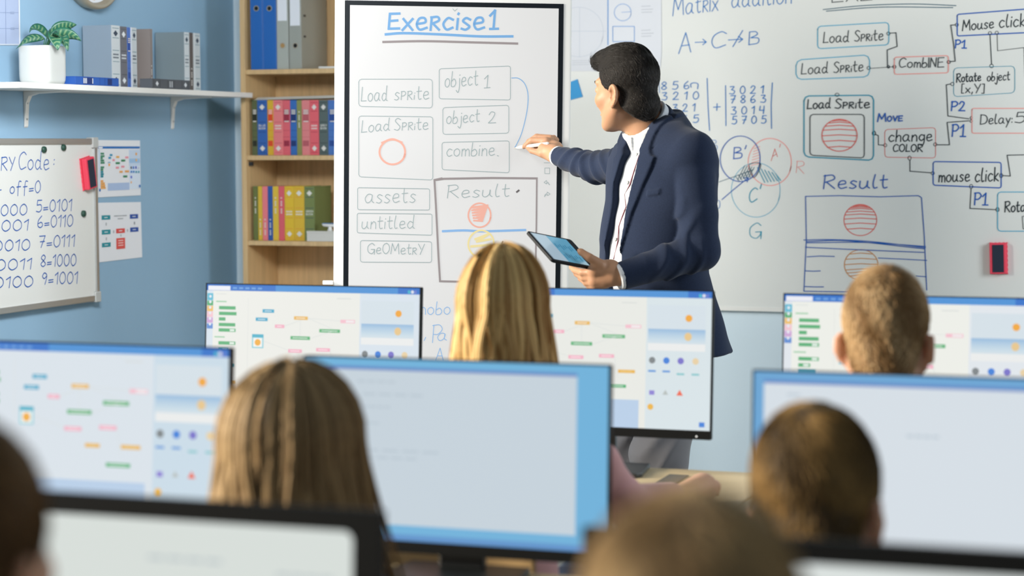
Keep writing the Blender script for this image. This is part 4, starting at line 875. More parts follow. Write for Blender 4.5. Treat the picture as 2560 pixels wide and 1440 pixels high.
# pale spine faces of the two grey books
def pale_spine(x0, x1, ytop, X, owner_label):
    for o in bpy.data.objects:
        if o.get('label') == owner_label:
            a = onX(x0, 200, X)[1]; b = onX(x1, 200, X)[1]; h = onX((x0+x1)/2, ytop, X)[2]-zS
            k = MB(); k.box((0.0004, -0.0004, 0.0004), (b-a-0.0008, -0.00005, h-0.0004)); k.build('spine_panel', mat('pale_cloth', 'ccd2d4', 0.6), o)
pale_spine(280, 301.5, 64, XB, 'thick grey book with pale spine, first of the standing books on the wall shelf')
pale_spine(461.5, 474.5, 81, XB, 'grey book with narrow pale spine behind the flat grey book on the wall shelf')
def flat_book(x0, x1, ytop, ybot, col, X0, X1, style, c1, c2, lab):
    a = max(onX(x0, 205, X1)[1], pc[1]+ps/2+0.003); b = onX(x1, 205, X1)[1]; th = onX((x0+x1)/2, ytop, X1)[2]-onX((x0+x1)/2, ybot, X1)[2]
    # spine along +Y facing +X, lying down: local z (height) -> +Y, local x (thickness) -> -Z
    return make_book('book', lab, th, b-a, X1-X0, col, frameM((X1, b, zS+0.0006), (0, 0, 1), (-1, 0, 0), (0, -1, 0)), style, c1, c2, None, 'books on the wall shelf', solid=True)
flat_book(166, 297, 191, 212, '2457a8', XB+0.006, -3.775, 'block', 'dfe4ea', '1a2f68', 'blue book lying flat beside the white pot on the wall shelf')
flat_book(380, 475, 195, 219, '54585e', XB+0.042, -3.775, 'diamond', 'd4d8dc', '2e3238', 'dark grey book lying flat in front of the standing books on the wall shelf')
# ------------------------------------------------------------ desks and monitors
def M_ui(name, e):
    return mat('display_'+name, None, 0.3, spec=0.25, attr='Col', emit=e)
MUI = M_ui('ui', 0.88)
nt = MUI.node_tree; b_ = nt.nodes['Principled BSDF']
for l in list(nt.links):
    if l.to_socket == b_.inputs['Base Color']: nt.links.remove(l)
b_.inputs['Base Color'].default_value = (0.03, 0.03, 0.03, 1)
NODES = [(.27, .185, .055, '3fa9cc'), (.238, .25, .057, '3fa9cc'), (.33, .30, .045, 'f3b3c6'), (.42, .233, .065, 'e9b95c'), (.638, .25, .067, 'f5c3d0'), (.54, .325, .097, '5fb47c'), (.405, .385, .092, '5fb47c'),
         (.395, .485, .065, 'f3b3c6'), (.527, .47, .065, 'f3b3c6'), (.475, .64, .055, 'eab64e'), (.61, .64, .072, 'eab64e'), (.555, .76, .09, '46b072')]
def ui_coding(bgc, side, w, h, dim=1.0):
    """rectangles and discs of the coding program, in screen fractions (x right, y down)"""
    R = [('r', 0, 0, 1, 1, bgc), ('r', 0, 0, 1, .048, '2f74cc'), ('r', .33, 0, .9, .048, '4b93d8'), ('r', .006, .012, .113, .046, 'eceef6')]
    R += [('r', .125+.03*i, .02, .145+.03*i, .034, '6ea4e0') for i in range(5)]
    R += [('r', .945, .018, .957, .042, '45b8d0'), ('c', .966, .03, .007, 'dfe2ee'), ('r', .976, .018, .985, .042, '6f7fd0')]
    R += [('r', 0, .048, .031, 1, side), ('r', .002, .07, .031, .125, '62bcd6'), ('r', .002, .128, .031, .165, '4fae74'), ('r', .002, .168, .031, .21, 'efc06a'), ('r', .002, .213, .031, .255, 'f3c6d2'), ('r', .002, .258, .031, .30, 'cfa6d8'), ('r', .002, .305, .031, .345, '5f8fd6')]
    R += [('c', .017, .095+.043*i, .006, 'e6ecf4') for i in range(6)]
    R += [('r', .045, .128, .096, .138, '9fd0ac'), ('r', .04, .402, .09, .412, '9fd0ac'), ('r', .045, .07, .095, .077, 'dfe3e0'), ('r', .62, .088, .685, .094, 'd6dad8')]
    for y, x1, cut in ((.168, .14, 0), (.212, .145, 0), (.255, .092, 0), (.298, .14, 0), (.34, .142, 1), (.44, .142, 1), (.485, .108, 1), (.525, .13, 0), (.57, .125, 0), (.61, .14, 0)):
        R.append(('r', .06, y, x1, y+.026, '5db27c' if y < .5 else '3a9fb0'))
        if cut: R.append(('r', x1-.028, y+.005, x1-.006, y+.021, 'e6f2ea'))
    R += [('r', .06, .74, .145, .762, 'eab456'), ('r', .06, .79, .122, .815, 'e8a548'), ('r', .06, .84, .165, .865, 'eebf6c'), ('r', .06, .885, .155, .905, 'f1cd8e'), ('r', .06, .92, .13, .95, 'f0ece0')]
    for x, y, l, c in NODES:
        R.append(('r', x, y, x+l, y+.026, c))
        if abs(x-.638) < .001: R.append(('r', x+.025, y+.005, x+l-.004, y+.021, 'f2eef0'))
        else: R.append(('r', x+.01, y+.011, x+l-.012, y+.015, 'ffffff' if c != 'eab64e' else 'f4dca0'))
    R += [('r', .20, .10, .2015, .98, 'dfe2e0')]
    R += [('r', .222, .378, .277, .485, '8fd0de'), ('r', .222, .378, .277, .403, '52b4cc'), ('r', .228, .406, .271, .476, 'f3f4f0'), ('c', .2495, .441, .0145, 'f2b248')]
    R += [('r', .275, .88, .70, 1, 'b9d0ea')]
    R += [('r', .727, .048, 1, 1, side)]+[('r', .735, .108, .975, .40, 'd6e2ea')]+[('r', .735, .29+.012*i, .975, .302+.012*i, c) for i, c in enumerate(('9dbfe0', 'a4c5e2', 'aecbe4', 'b6d0e6', 'bcd4e6', 'c2d8e8', 'c8dce9', 'cedfea', 'd2e1ea'))]
    R += [('r', .735, .40, .975, .455, 'eceeee'), ('c', .905, .205, .0145, 'f2aa3e'), ('e', .903, .345, .0155, .03, 'e8c890')]
    for i, (c, x) in enumerate((('7f868a', .754), ('3f83dc', .814), ('7a74cc', .874), ('e9d2a8', .936))):
        R += [('c', x, .53, .0135, c), ('r', x-.016, .625+(.018 if i > 1 else 0), x+.016, .64+(.018 if i > 1 else 0), '5c98dc' if i < 2 else '86c8ce')]
    R += [('r', .744, .785, .766, .82, '8f84d6'), ('t', .812, .80, .012, 'b8c0be'), ('t', .872, .80, .014, 'ee6a50'), ('c', .75, .915, .0125, 'edb84c'), ('r', .955, .94, .978, .975, '3f83dc')]
    for (a, b2) in (((.455, .26), (.375, .31)), ((.485, .245), (.60, .32)), ((.45, .26), (.45, .385)), ((.497, .40), (.60, .34)), ((.28, .43), (.39, .49)), ((.592, .48), (.61, .64)), ((.485, .245), (.638, .26))): R.append(('l', *a, *b2, 'd9dedd'))
    out = []
    for r in R:
        fac = (.95 if r[2] < .58 else .92) if r[1] > .70 else (.905 if (r[2] > .6 and r[1] > .25) else 1.0)
        f = lambda v, fac=fac: v if v < .06 or v >= .97 else v*fac
        if r[0] == 'r' and not (r[1] > .95 and r[2] > .9): r = (*r[:2], f(r[2]), r[3], f(r[4]), r[5])
        elif r[0] in 'ct': r = (*r[:2], f(r[2]), *r[3:])
        elif r[0] == 'e': r = (*r[:2], f(r[2]), *r[3:])
        elif r[0] == 'l': r = (r[0], r[1], f(r[2]), r[3], f(r[4]), r[5])
        out.append(r)
    return out
def ui_window(desk, win, x0, x1, y0, y1, band, lines=()):
    R = [('r', 0, 0, 1, 1, desk), ('r', 0, .965, 1, 1, band), ('r', x0, y0-.018, x1, y0, '5f84c4'), ('r', x0, y0, x1, y1, win)]
    R += [('r', .885+.0, .86, .905, .885, '3a5a80')] if x1 < .9 else []
    for (a, y, l) in lines: R += [('r', a+l*.24*i, y, a+l*(.24*i+.19), y+.012, 'b9c7d2') for i in range(4)]
    return R
def ui_page(win, lines):
    R = [('r', 0, 0, 1, 1, win)]
    for (a, y, l) in lines: R += [('r', a+l*.24*i, y, a+l*(.24*i+.2), y+.016, 'b7c2c6') for i in range(4)]
    return R
def draw_ui(R, w, h, parent, M):
    mb = MB(); e = -0.0004
    def X(u): return (u-0.5)*w
    def Z(v): return (0.5-v)*h
    for i, r in enumerate(R):
        y = e-0.000012*i; mb.col = tuple(c for c in lin(r[-1]))
        if r[0] == 'r': _, a, b, c, d, _c = r; mb.add([(X(a), y, Z(d)), (X(c), y, Z(d)), (X(c), y, Z(b)), (X(a), y, Z(b))], [(0, 1, 2, 3)])
        elif r[0] in 'ce':
            cx, cy = X(r[1]), Z(r[2]); rx = r[3]*w; ry = r[4]*h if r[0] == 'e' else rx
            mb.add([(cx+rx*math.cos(t), y, cy+ry*math.sin(t)) for t in np.linspace(0, 2*math.pi, 20, False)], [tuple(range(20))])
        elif r[0] == 't': cx, cy, q = X(r[1]), Z(r[2]), r[3]*w; mb.add([(cx-q, y, cy-q*.7), (cx+q, y, cy-q*.7), (cx, y, cy+q)], [(0, 1, 2)])
        elif r[0] == 'l':
            a = np.array((X(r[1]), Z(r[2]))); b = np.array((X(r[3]), Z(r[4]))); n = np.array((-(b-a)[1], (b-a)[0])); n = n/np.linalg.norm(n)*0.0005
            mb.add([(p[0], y, p[1]) for p in (a-n, b-n, b+n, a+n)], [(0, 1, 2, 3)])
    o = mb.build('screen', MUI, parent); o.matrix_local = M; return o
M_stand = mat('stand_grey', '2c3033', 0.4, bump=(300, 0.03, 0.0004))
M_blackm = mat('matt_black_plastic', '0d1013', 0.55, spec=0.15)
def monitor(tl, tr, Y, ui, label, side=0.0028, top=0.0028, chin=0.022, tilt=4, w=None, round_in=0.0):
    """tl, tr: where the top corners of the casing stand in the photograph (one may be None when w is given)"""
    if tl is not None and tr is not None:
        a, b = onY(*tl, Y), onY(*tr, Y); w = b[0]-a[0]; xc = (a[0]+b[0])/2; zt = (a[2]+b[2])/2
    elif tl is not None: a = onY(*tl, Y); xc = a[0]+w/2; zt = a[2]-0.004
    else: b = onY(*tr, Y); xc = b[0]-w/2; zt = b[2]+0.004
    sw = w-2*side; sh = sw*9/16; H = sh+top+chin
    t = thing('monitor', label, 'monitor', (xc, Y, DESK_Z+0.0006), group='computer monitors on the desks')
    z1 = zt-DESK_Z; a = math.radians(tilt); zc = z1-top-sh/2
    L = Matrix.Translation((0, 0, zc)) @ Matrix.Rotation(a*-1, 4, 'X')
    # casing: a shallow box with a raised rim around the screen and a bulged back
    k = MB(); x0, x1, zb, zt2 = -w/2, w/2, -sh/2-chin, sh/2+top
    k.box((x0, 0.0006, zb), (x1, 0.018, zt2)); k.box((x0+w*.12, 0.018, zb+H*.12), (x1-w*.12, 0.038, zt2-H*.14))
    sh_ = k.build('casing', M_blackm, t, bevel=0.003); sh_.matrix_local = L
    k = MB(); d0 = -0.0022
    for p, q in (((x0, d0, zt2-top), (x1, 0.0005, zt2)), ((x0, d0, zb), (x1, 0.0005, zb+chin)), ((x0, d0, zb+chin), (x0+side, 0.0005, zt2-top)), ((x1-side, d0, zb+chin), (x1, 0.0005, zt2-top))): k.box(p, q)
    if round_in:
        for sx in (-1, 1):
            for sz in (-1, 1):
                c = ((sw/2-round_in)*sx, (sh/2-round_in)*sz); k_ = [((sw/2)*sx, (sh/2)*sz)]+[(c[0]+sx*round_in*math.cos(u), c[1]+sz*round_in*math.sin(u)) for u in np.linspace(0, math.pi/2, 8)]
                if sx*sz < 0: k_ = k_[::-1]
                n_ = len(k_); k.add([(p_[0], d0, p_[1]) for p_ in k_]+[(p_[0], 0.0, p_[1]) for p_ in k_], [tuple(range(n_)), tuple(range(n_, 2*n_))[::-1]]+[(i, n_+i, n_+(i+1) % n_, (i+1) % n_) for i in range(n_)])
    bz = k.build('bezel', M_blackm, t); bz.matrix_local = L
    draw_ui(ui(sw, sh), sw, sh, t, L)
    k = MB(); k.box((-0.045, 0.04, 0.012), (0.045, 0.062, zc+0.03)); k.box((-0.03, 0.032, zc-0.03), (0.03, 0.05, zc+0.03)); k.build('stand_neck', M_stand, t, bevel=0.004)
    k = MB(); k.prism([(-0.13, -0.07), (0.13, -0.07), (0.14, -0.05), (0.12, 0.095), (-0.12, 0.095), (-0.14, -0.05)], 0, 0.012, 2); k.build('stand_base', M_stand, t, bevel=0.003)
    k = MB(); k.lathe([(0.0001, 0), (0.0022, 0), (0.0016, 0.001), (0.0001, 0.0012)], 12); o = k.build('power_light', mat('power_led', 'e8ecf0', 0.3, emit=0.6), t)
    o.matrix_local = L @ Matrix.Translation((w/2-0.035, -0.0023, zb+chin*.35)) @ Matrix.Rotation(math.pi/2, 4, 'X')
    t['xc'] = xc; return t, xc, w
YA, YB2, YC = 4.87, 3.57, 2.27
mA = [monitor((510.5, 709.5), (1048.5, 717.5), YA, lambda w, h: ui_coding('ecede8', 'd9e4ee', w, h), 'monitor with the coding program in the farthest row, nearest the bookshelf', tilt=4),
      monitor(None, (1781, 732), YA, lambda w, h: ui_coding('e9ebe6', 'd9e5ea', w, h), 'monitor in the farthest row in front of the man, right of the blonde girl', w=0.603, tilt=4),
      monitor((1956.5, 729.5), None, YA, lambda w, h: ui_coding('eef0ea', 'e2e8ee', w, h), 'monitor in the farthest row behind the head of the cropped haired boy', w=0.603, tilt=4)]
mB = [monitor(None, (570.5, 876), YB2, lambda w, h: ui_coding('dbe4ec', 'cbddea', w, h), 'monitor with coding program at the left edge of the middle row', w=0.603, tilt=4),
      monitor((755, 886), (1523.5, 917), YB2, lambda w, h: ui_window('6db2dc', 'c6d3dd', .035, .9, .062, .915, '5c93cc', ((.18, .12, .14), (.2, .19, .22), (.2, .26, .1), (.2, .35, .06), (.2, .5, .28), (.2, .54, .2))), 'monitor in the middle row with a pale window on a blue desktop', tilt=3),
      monitor((1879, 920), None, YB2, lambda w, h: ui_window('6aa6d6', 'd7e0e8', .03, .985, .06, .955, '6a97d0', ((.45, .3, .1), (.1, .11, .04))), 'monitor at the right of the middle row behind the boy with the red ear', w=0.603, tilt=3)]
mC = [monitor(None, (946, 1291), YC, lambda w, h: ui_page('d8dfdb', ((.45, .16, .22), (.80, .20, .16))), 'monitor with thick black bezel at the bottom left, nearest row', w=0.58, side=0.036, top=0.026, chin=0.03, tilt=3, round_in=0.012),
      monitor((1452, 1312), None, YC, lambda w, h: ui_page('dbe2e0', ((.55, .2, .2),)), 'monitor with thick black bezel at the bottom right, nearest row', w=0.58, side=0.036, top=0.026, chin=0.03, tilt=3, round_in=0.012)]
M_desk = mat('maple_laminate', 'd9c49c', 0.45, var=(10, 0.05, (0.6, 8, 8)), bump=(30, 0.02, 0.0004)); M_leg = mat('grey_steel', '8d9296', 0.4, 0.6)
DESK = {}
def desk(x0, x1, Y, label, depth=0.62, back=0.105):
    """one table; the monitor stands near its back edge"""
    y1 = Y+back; y0 = y1-depth
    t = thing('desk', label, 'desk', ((x0+x1)/2, (y0+y1)/2, 0), group='maple topped computer desks'); hx, hy = (x1-x0)/2-0.003, depth/2
    k = MB(); k.box((-hx, -hy, DESK_Z-0.024), (hx, hy, DESK_Z)); k.build('desk_top', M_desk, t, bevel=0.002)
    for sx in (-1, 1):
        for sy in (-1, 1): k = MB(); k.box((sx*(hx-0.03)-0.018, sy*(hy-0.04)-0.018, 0), (sx*(hx-0.03)+0.018, sy*(hy-0.04)+0.018, DESK_Z-0.0245)); k.build('leg', M_leg, t, bevel=0.003)
    for sx in (-1, 1): k = MB(); k.box((sx*(hx-0.03)-0.012, -hy+0.06, DESK_Z-0.07), (sx*(hx-0.03)+0.012, hy-0.06, DESK_Z-0.0248)); k.build('side_rail', M_leg, t)
    return t
def row(ms, Y, labs, ends):
    xs = [m[1] for m in ms]; e = [xs[0]-ends]+[a*0.42+b*0.58 for a, b in zip(xs[:-1], xs[1:])]+[xs[-1]+ends]
    for i, l in enumerate(labs): desk(e[i], e[i+1], Y, l)
row(mA, YA, ['maple desk in the farthest row under the monitor nearest the bookshelf', 'maple desk in the farthest row where the blonde girl rests her fist', 'maple desk in the farthest row where the cropped haired boy sits'], 0.37)
row(mB, YB2, ['maple desk in the middle row at the left edge', 'maple desk in the middle row where the long haired girl sits', 'maple desk at the right of the middle row'], 0.37)
row(mC, YC, ['maple desk in the nearest row at the bottom left', 'maple desk in the nearest row at the bottom right'], 0.40)
# ------------------------------------------------------------ people
M_skin = mat('skin_tan', 'b98c6d', 0.5, spec=0.35, sss=0.15, bump=(220, 0.08, 0.0006), var=(22, 0.05))
M_skin2 = mat('skin_fair', 'dfae92', 0.5, spec=0.35, sss=0.30, var=(22, 0.05))
M_eye = mat('eye_white', 'e8e6e2', 0.15); M_iris = mat('iris_brown', '3a2a20', 0.15)
def M_hair(name): return mat('hair_'+name, None, 0.55, spec=0.2, attr='Col')
def head_sdf(q, ears=True, kid=False):
    d = s_ell(q, (0, -0.018, 0.035), (0.074, 0.093, 0.088))
    d = smin(d, s_ell(q, (0, 0.026, -0.03), (0.058, 0.062, 0.083)), 0.03)
    x = np.stack([np.abs(q[:, 0]), q[:, 1], q[:, 2]], 1)
    d = smin(d, s_cap(x, (0.048, -0.002, -0.06), (0.014, 0.062, -0.094), 0.022, 0.020), 0.022)
    d = smin(d, s_ell(q, (0, 0.074, -0.098), (0.020, 0.015, 0.015)), 0.014)
    d = smin(d, s_cap(x, (0.006, 0.082, 0.034), (0.042, 0.066, 0.032), 0.012, 0.010), 0.014)
    d = smin(d, s_ell(x, (0.040, 0.056, -0.022), (0.022, 0.024, 0.022)), 0.02)
    d = smin(d, s_cap(q, (0, 0.083, 0.022), (0, 0.104, -0.026), 0.007, 0.0105), 0.011)
    d = smin(d, s_ell(x, (0.011, 0.096, -0.031), (0.008, 0.010, 0.007)), 0.006)
    d = smax(d, -s_ell(x, (0.031, 0.094, 0.012), (0.016, 0.016, 0.010)), 0.012)
    lid = smax(s_ell(x, (0.031, 0.0735, 0.010), (0.0155, 0.0135, 0.0125)), -s_ell(x, (0.031, 0.088, 0.009), (0.0115, 0.012, 0.0042)), 0.003)
    d = smin(d, lid, 0.004)
    d = smin(d, s_ell(q, (0, 0.0845, -0.061), (0.022, 0.010, 0.0055)), 0.006); d = smin(d, s_ell(q, (0, 0.083, -0.072), (0.018, 0.010, 0.006)), 0.006)
    if ears:
        Re = rotz(math.radians(36 if kid else 10)) @ rotx(math.radians(10))
        c = np.array([0.0795 if kid else 0.0775, -0.021, -0.024]); e = (x-c) @ Re
        ear = s_ell(e, (0, 0, 0), (0.0075, 0.018, 0.031)); ear = smax(ear, -s_ell(e, (0.0075, 0.003, 0.001), (0.0105, 0.0105, 0.0185)), 0.003)
        for a0, a1 in zip(np.linspace(-0.9, 2.6, 9)[:-1], np.linspace(-0.9, 2.6, 9)[1:]):
            p = lambda a: np.array([0.004, -0.017*math.cos(a), 0.029*math.sin(a)]); ear = smin(ear, s_cap(e, p(a0), p(a1), 0.0046, 0.0046), 0.004)
        ear = smin(ear, s_ell(e, (0.001, 0.003, -0.031), (0.005, 0.008, 0.008)), 0.005)
        d = smin(d, ear, 0.013 if kid else 0.008)
    return d
def xf(P, c, R, s): return (P-c) @ R / s
def face_extras(parent, hc, R, s, brow, base):
    for sg in (-1, 1):
        k = MB(); r = 0.0122; n = 14
        prof = [(r*math.sin(a)+1e-5, r*math.cos(a)) for a in np.linspace(0, math.pi, n)]; k.lathe(prof, 20)
        c = hc+R@(np.array([sg*0.031, 0.0735, 0.010])*s)
        M = frameM(c-base, R[:, 0]*s, R[:, 2]*s, R[:, 1]*s); o = k.build('eye', M_eye, parent, smooth=True); o.matrix_local = M
        k = MB(); k.lathe([(0.0001, 0.01245), (0.0035, 0.0119), (0.0058, 0.0109)], 18); i = k.build('iris', M_iris, o, smooth=True)
        k = MB(); pts = [np.array([sg*x_, y_, z_]) for x_, y_, z_ in ((0.012, 0.0945, 0.034), (0.026, 0.091, 0.0375), (0.040, 0.080, 0.037), (0.049, 0.066, 0.031))]
        k.tube([hc+R@(p*s)-base for p in pts], [0.0028*s, 0.0036*s, 0.003*s, 0.0012*s], 8); k.build('eyebrow', brow, parent, smooth=True)
def body_obj(name, fn, lo, hi, h, m, base, parent=None, it=1):
    v, q = surface(fn, lo, hi, h)
    if it: v = clean_nets(v, q, it)
    me = np_mesh(name, v-base, q, m); o = link(me, name, parent)
    if parent is None: o.location = base
    return o
def march(fn, x, y, d0, d1):
    ds = np.arange(d0, d1, 0.002); v = fn(np.stack([atd(x, y, d) for d in ds])); i = int(np.argmax(v < 0))
    return atd(x, y, ds[i])

# ---------------------------------------------------------------- the man at the flipchart
DM = 6.17
AL = math.radians(32)
tf = -math.cos(AL)*RH-math.sin(AL)*FH; tl = -math.cos(AL)*FH+math.sin(AL)*RH    # chest forward, his left
rows_ = [(335, 1634, .085, .07), (362, 1642, .14, .088), (400, 1652, .176, .108), (440, 1655, .184, .118), (500, 1652, .182, .124), (600, 1632, .168, .127), (680, 1634, .165, .127), (760, 1655, .172, .130), (900, 1692, .182, .140)]
TC = np.array([atd(px, py, DM) for py, px, a, b in rows_]); oz = np.argsort(TC[:, 2]); TC = TC[oz]; TA = np.array([r[2] for r in rows_])[oz]; TB = np.array([r[3] for r in rows_])[oz]
def tcoords(P):
    z = P[:, 2]; c = np.stack([np.interp(z, TC[:, 2], TC[:, 0]), np.interp(z, TC[:, 2], TC[:, 1])], 1); r = P[:, :2]-c
    return r@tl[:2], r@tf[:2], np.interp(z, TC[:, 2], TA), np.interp(z, TC[:, 2], TB)
def zpy(py): return atd(1650, py, DM)[2]
TN = np.array([0, 0, 1.0])+0.62*tf; TN /= np.linalg.norm(TN); TP0 = atd(1640, 334, DM)
def torso(P, grow=0.0, zlo=None):
    s, q, a, b = tcoords(P); d = (np.sqrt((s/a)**2+(q/b)**2)-1)*np.minimum(a, b)*0.92
    d = smax(d, (P-TP0)@TN, 0.03)-grow
    return smax(d, (zpy(880) if zlo is None else zlo)-P[:, 2], 0.012)
SL, EL, WL = atd(1731, 392, DM-0.155), atd(1752, 628, DM-0.20), atd(1553, 690, DM-0.27)
SR, ER, WR = atd(1596, 410, DM+0.17), atd(1488, 419, DM+0.42), atd(1398, 391, DM+0.61)
NB = atd(1628, 345, DM)
hc = atd(1562, 226, DM-0.02)
PHI, PIT = math.radians(44), math.radians(8)
hf = -math.cos(PHI)*RH+math.sin(PHI)*FH; hf = hf*math.cos(PIT)-np.array([0, 0, 1.0])*math.sin(PIT)
hx = np.cross(hf, np.array([0, 0, 1.0])); hx /= np.linalg.norm(hx); hz = np.cross(hx, hf)
roll_h = math.radians(-3); hx, hz = hx*math.cos(roll_h)+hz*math.sin(roll_h), hz*math.cos(roll_h)-hx*math.sin(roll_h)
RHD = np.stack([hx, hf, hz], 1); HS = 0.985
tip_pen = on_plane(1284.5, 370.5, fp0, fn)+fn*0.002
dtip = (tip_pen-CAM)@FW; DH = dtip-0.075
def fing(P, pts, r): 
    d = None
    for (a, b), (ra, rb) in zip(zip(pts[:-1], pts[1:]), zip(r[:-1], r[1:])):
        e = s_cap(P, a, b, ra, rb); d = e if d is None else smin(d, e, 0.003)
    return d
A_ = lambda x, y, dd: atd(x, y, DH+dd)
RH_wrist = atd(1392, 390, DM+0.62)
# the writing hand: pen between thumb and forefinger, the other fingers curled under
rpalm = [(A_(1386, 384, -0.03), A_(1362, 372, -0.005), .029, .023), (A_(1388, 372, 0.0), A_(1368, 357, 0.02), .027, .020), (A_(1376, 388, -0.02), A_(1356, 383, -0.015), .020, .015)]
rfing = [([A_(1366, 352, 0.0), A_(1330, 351, 0.025), A_(1314, 364, 0.04), A_(1309, 368, 0.046)], [.0125, .0105, .0088, .0070]),
         ([A_(1376, 346, 0.022), A_(1342, 342, 0.042), A_(1322, 354, 0.052), A_(1313, 366, 0.052)], [.0125, .0105, .0090, .0072]),
         ([A_(1384, 346, 0.042), A_(1356, 347, 0.062), A_(1340, 362, 0.058), A_(1338, 374, 0.045)], [.0120, .0100, .0088, .0070]),
         ([A_(1390, 350, 0.056), A_(1368, 354, 0.072), A_(1356, 368, 0.062), A_(1356, 378, 0.046)], [.0108, .0090, .0080, .0064]),
         ([A_(1376, 389, -0.018), A_(1350, 382, -0.006), A_(1330, 377, 0.018), A_(1320, 370, 0.034)], [.0165, .0125, .0100, .0075])]
# the hand under the tablet
L_ = lambda x, y, dd: atd(x, y, DM-0.27+dd)
lpalm = [(L_(1528, 676, 0.0), L_(1488, 676, -0.01), .027, .022), (L_(1530, 694, -0.005), L_(1488, 700, 0.0), .026, .020), (L_(1525, 666, 0.0), L_(1492, 662, -0.02), .019, .015), (L_(1512, 706, 0.0), L_(1490, 713, 0.01), .017, .014)]
lfing = [([L_(1502, 662, -0.02), L_(1474, 644, -0.03), L_(1453, 630, -0.022), L_(1449, 627, -0.020)], [.0155, .0120, .0100, .0078]),
         ([L_(1484, 682, -0.01), L_(1456, 681, 0.01), L_(1437, 675, 0.05), L_(1428, 668, 0.07)], [.0120, .0105, .0095, .0075]),
         ([L_(1482, 693, -0.004), L_(1460, 694, 0.02), L_(1442, 684, 0.06), L_(1436, 674, 0.08)], [.0122, .0108, .0095, .0075]),
         ([L_(1481, 705, 0.004), L_(1466, 706, 0.03), L_(1452, 696, 0.065), L_(1448, 684, 0.085)], [.0118, .0102, .0090, .0072]),
         ([L_(1485, 716, 0.012), L_(1474, 716, 0.035), L_(1464, 708, 0.06), L_(1460, 697, 0.078)], [.0105, .0092, .0082, .0066])]
hipL, hipR = atd(1690, 800, DM-0.06), atd(1640, 800, DM+0.06)
kneeL, kneeR = atd(1650, 1140, DM-0.10), atd(1572, 1130, DM+0.08)
def ground(x, d, z): p = atd(x, 1560, d); p[2] = z; return p
ankL, ankR = ground(1668, DM-0.02, 0.10), ground(1590, DM+0.16, 0.10)
toeL, toeR = ankL+tf*0.16-np.array([0, 0, .068]), ankR+tf*0.16-np.array([0, 0, .068])
def man_body(P):
    d = head_sdf(xf(P, hc, RHD, HS))*HS
    d = smin(d, s_cap(P, atd(1584, 262, DM-0.0), NB, 0.055, 0.063), 0.025)
    d = smin(d, torso(P, -0.016), 0.03)
    for S, E, W, rw in ((SL, EL, WL, .027), (SR, ER, RH_wrist, .026)):
        d = smin(d, s_cap(P, S, E, .036, .030), 0.02); d = smin(d, s_cap(P, E, W, .030, rw), 0.012)
    for a, b, r1, r2 in rpalm+lpalm: d = smin(d, s_cap(P, a, b, r1, r2), 0.008)
    d = smin(d, s_cap(P, RH_wrist, rpalm[0][0], .026, .027), 0.01); d = smin(d, s_cap(P, WL, lpalm[0][0], .027, .028), 0.01)
    for pts, r in rfing+lfing: d = smin(d, fing(P, pts, r), 0.004)
    for H, K, A, T_ in ((hipL, kneeL, ankL, toeL), (hipR, kneeR, ankR, toeR)):
        d = smin(d, s_cap(P, H, K, .075, .05), 0.03); d = smin(d, s_cap(P, K, A, .05, .034), 0.02); d = smin(d, s_cap(P, A, T_, .032, .022), 0.015)
    return d
mbase = np.array([*(ankL+ankR)[:2]/2, 0.0])
allp = np.array([hc, SL, EL, WL, SR, ER, WR, tip_pen, toeL, toeR, ankL, ankR, lfing[1][0][3]])
lo_, hi_ = allp.min(0)-0.16, allp.max(0)+0.16; lo_[2] = 0.004
MAN = body_obj('person', man_body, lo_, hi_, 0.0035, M_skin, mbase)
tag(MAN, 'man in a navy blazer writing on the flipchart with a stylus while holding a tablet', 'person')

# clothes
def fold(P, a, b, freq, tilt, amp, t0, t1):
    ab = b-a; L = np.linalg.norm(ab); u = ab/L; t = (P-a)@u; m = np.clip((t-t0)/0.04, 0, 1)*np.clip((t1-t)/0.04, 0, 1)
    side = np.cross(u, FW); side /= np.linalg.norm(side); w = (P-a)@side
    ph = t*freq+w*tilt+1.3*np.sin(w*38+t*9)+0.9*np.sin(t*21)
    return -amp*m*(np.sin(ph)*0.5+0.5)**2
def opening_s(py, x0, x1):
    r = []
    for x in (x0, x1):
        p = march(lambda P: torso(P, 0.006), x, py, 5.6, 6.6); s, q, a, b = tcoords(p[None]); r.append(s[0])
    return r
op = [(372, 1577, 1618), (386, 1573, 1614), (456, 1549, 1593), (529, 1540, 1577), (598, 1529, 1566), (648, 1520, 1559)]
ops = [opening_s(*o) for o in op]; opz = np.array([zpy(o[0]) for o in op])[::-1]; op0 = np.array([o[0] for o in ops])[::-1]; op1 = np.array([o[1] for o in ops])[::-1]
rim0 = atd(1648, 276, DM+0.0); rimn = np.array([0, 0, 1.0])+0.95*tf; rimn /= np.linalg.norm(rimn)
Cc0, Cc1 = atd(1606, 290, DM), atd(1640, 352, DM)
def collar(P, r_out, r_in, lift, c0=None):
    u = (Cc1-Cc0); a = Cc0-u*0.6; b = Cc1
    d = np.maximum(s_cap(P, a, b, r_out-0.012, r_out+0.010), -s_cap(P, a-u, b+u*0.3, r_in-0.014, r_in+0.010))
    return np.maximum(d, (P-rim0)@rimn-lift)
def arms(P, g):
    d = s_cap(P, SL, EL, .068+g, .057+g); d = smin(d, s_cap(P, EL, WL, .057+g, .044+g), 0.02)
    e = s_cap(P, SR, ER, .058+g, .046+g); e = smin(e, s_cap(P, ER, WR, .046+g, .036+g), 0.015)
    return d, e
uL = (WL-EL)/np.linalg.norm(WL-EL); uR = (WR-ER)/np.linalg.norm(WR-ER)
zl = zpy(338)
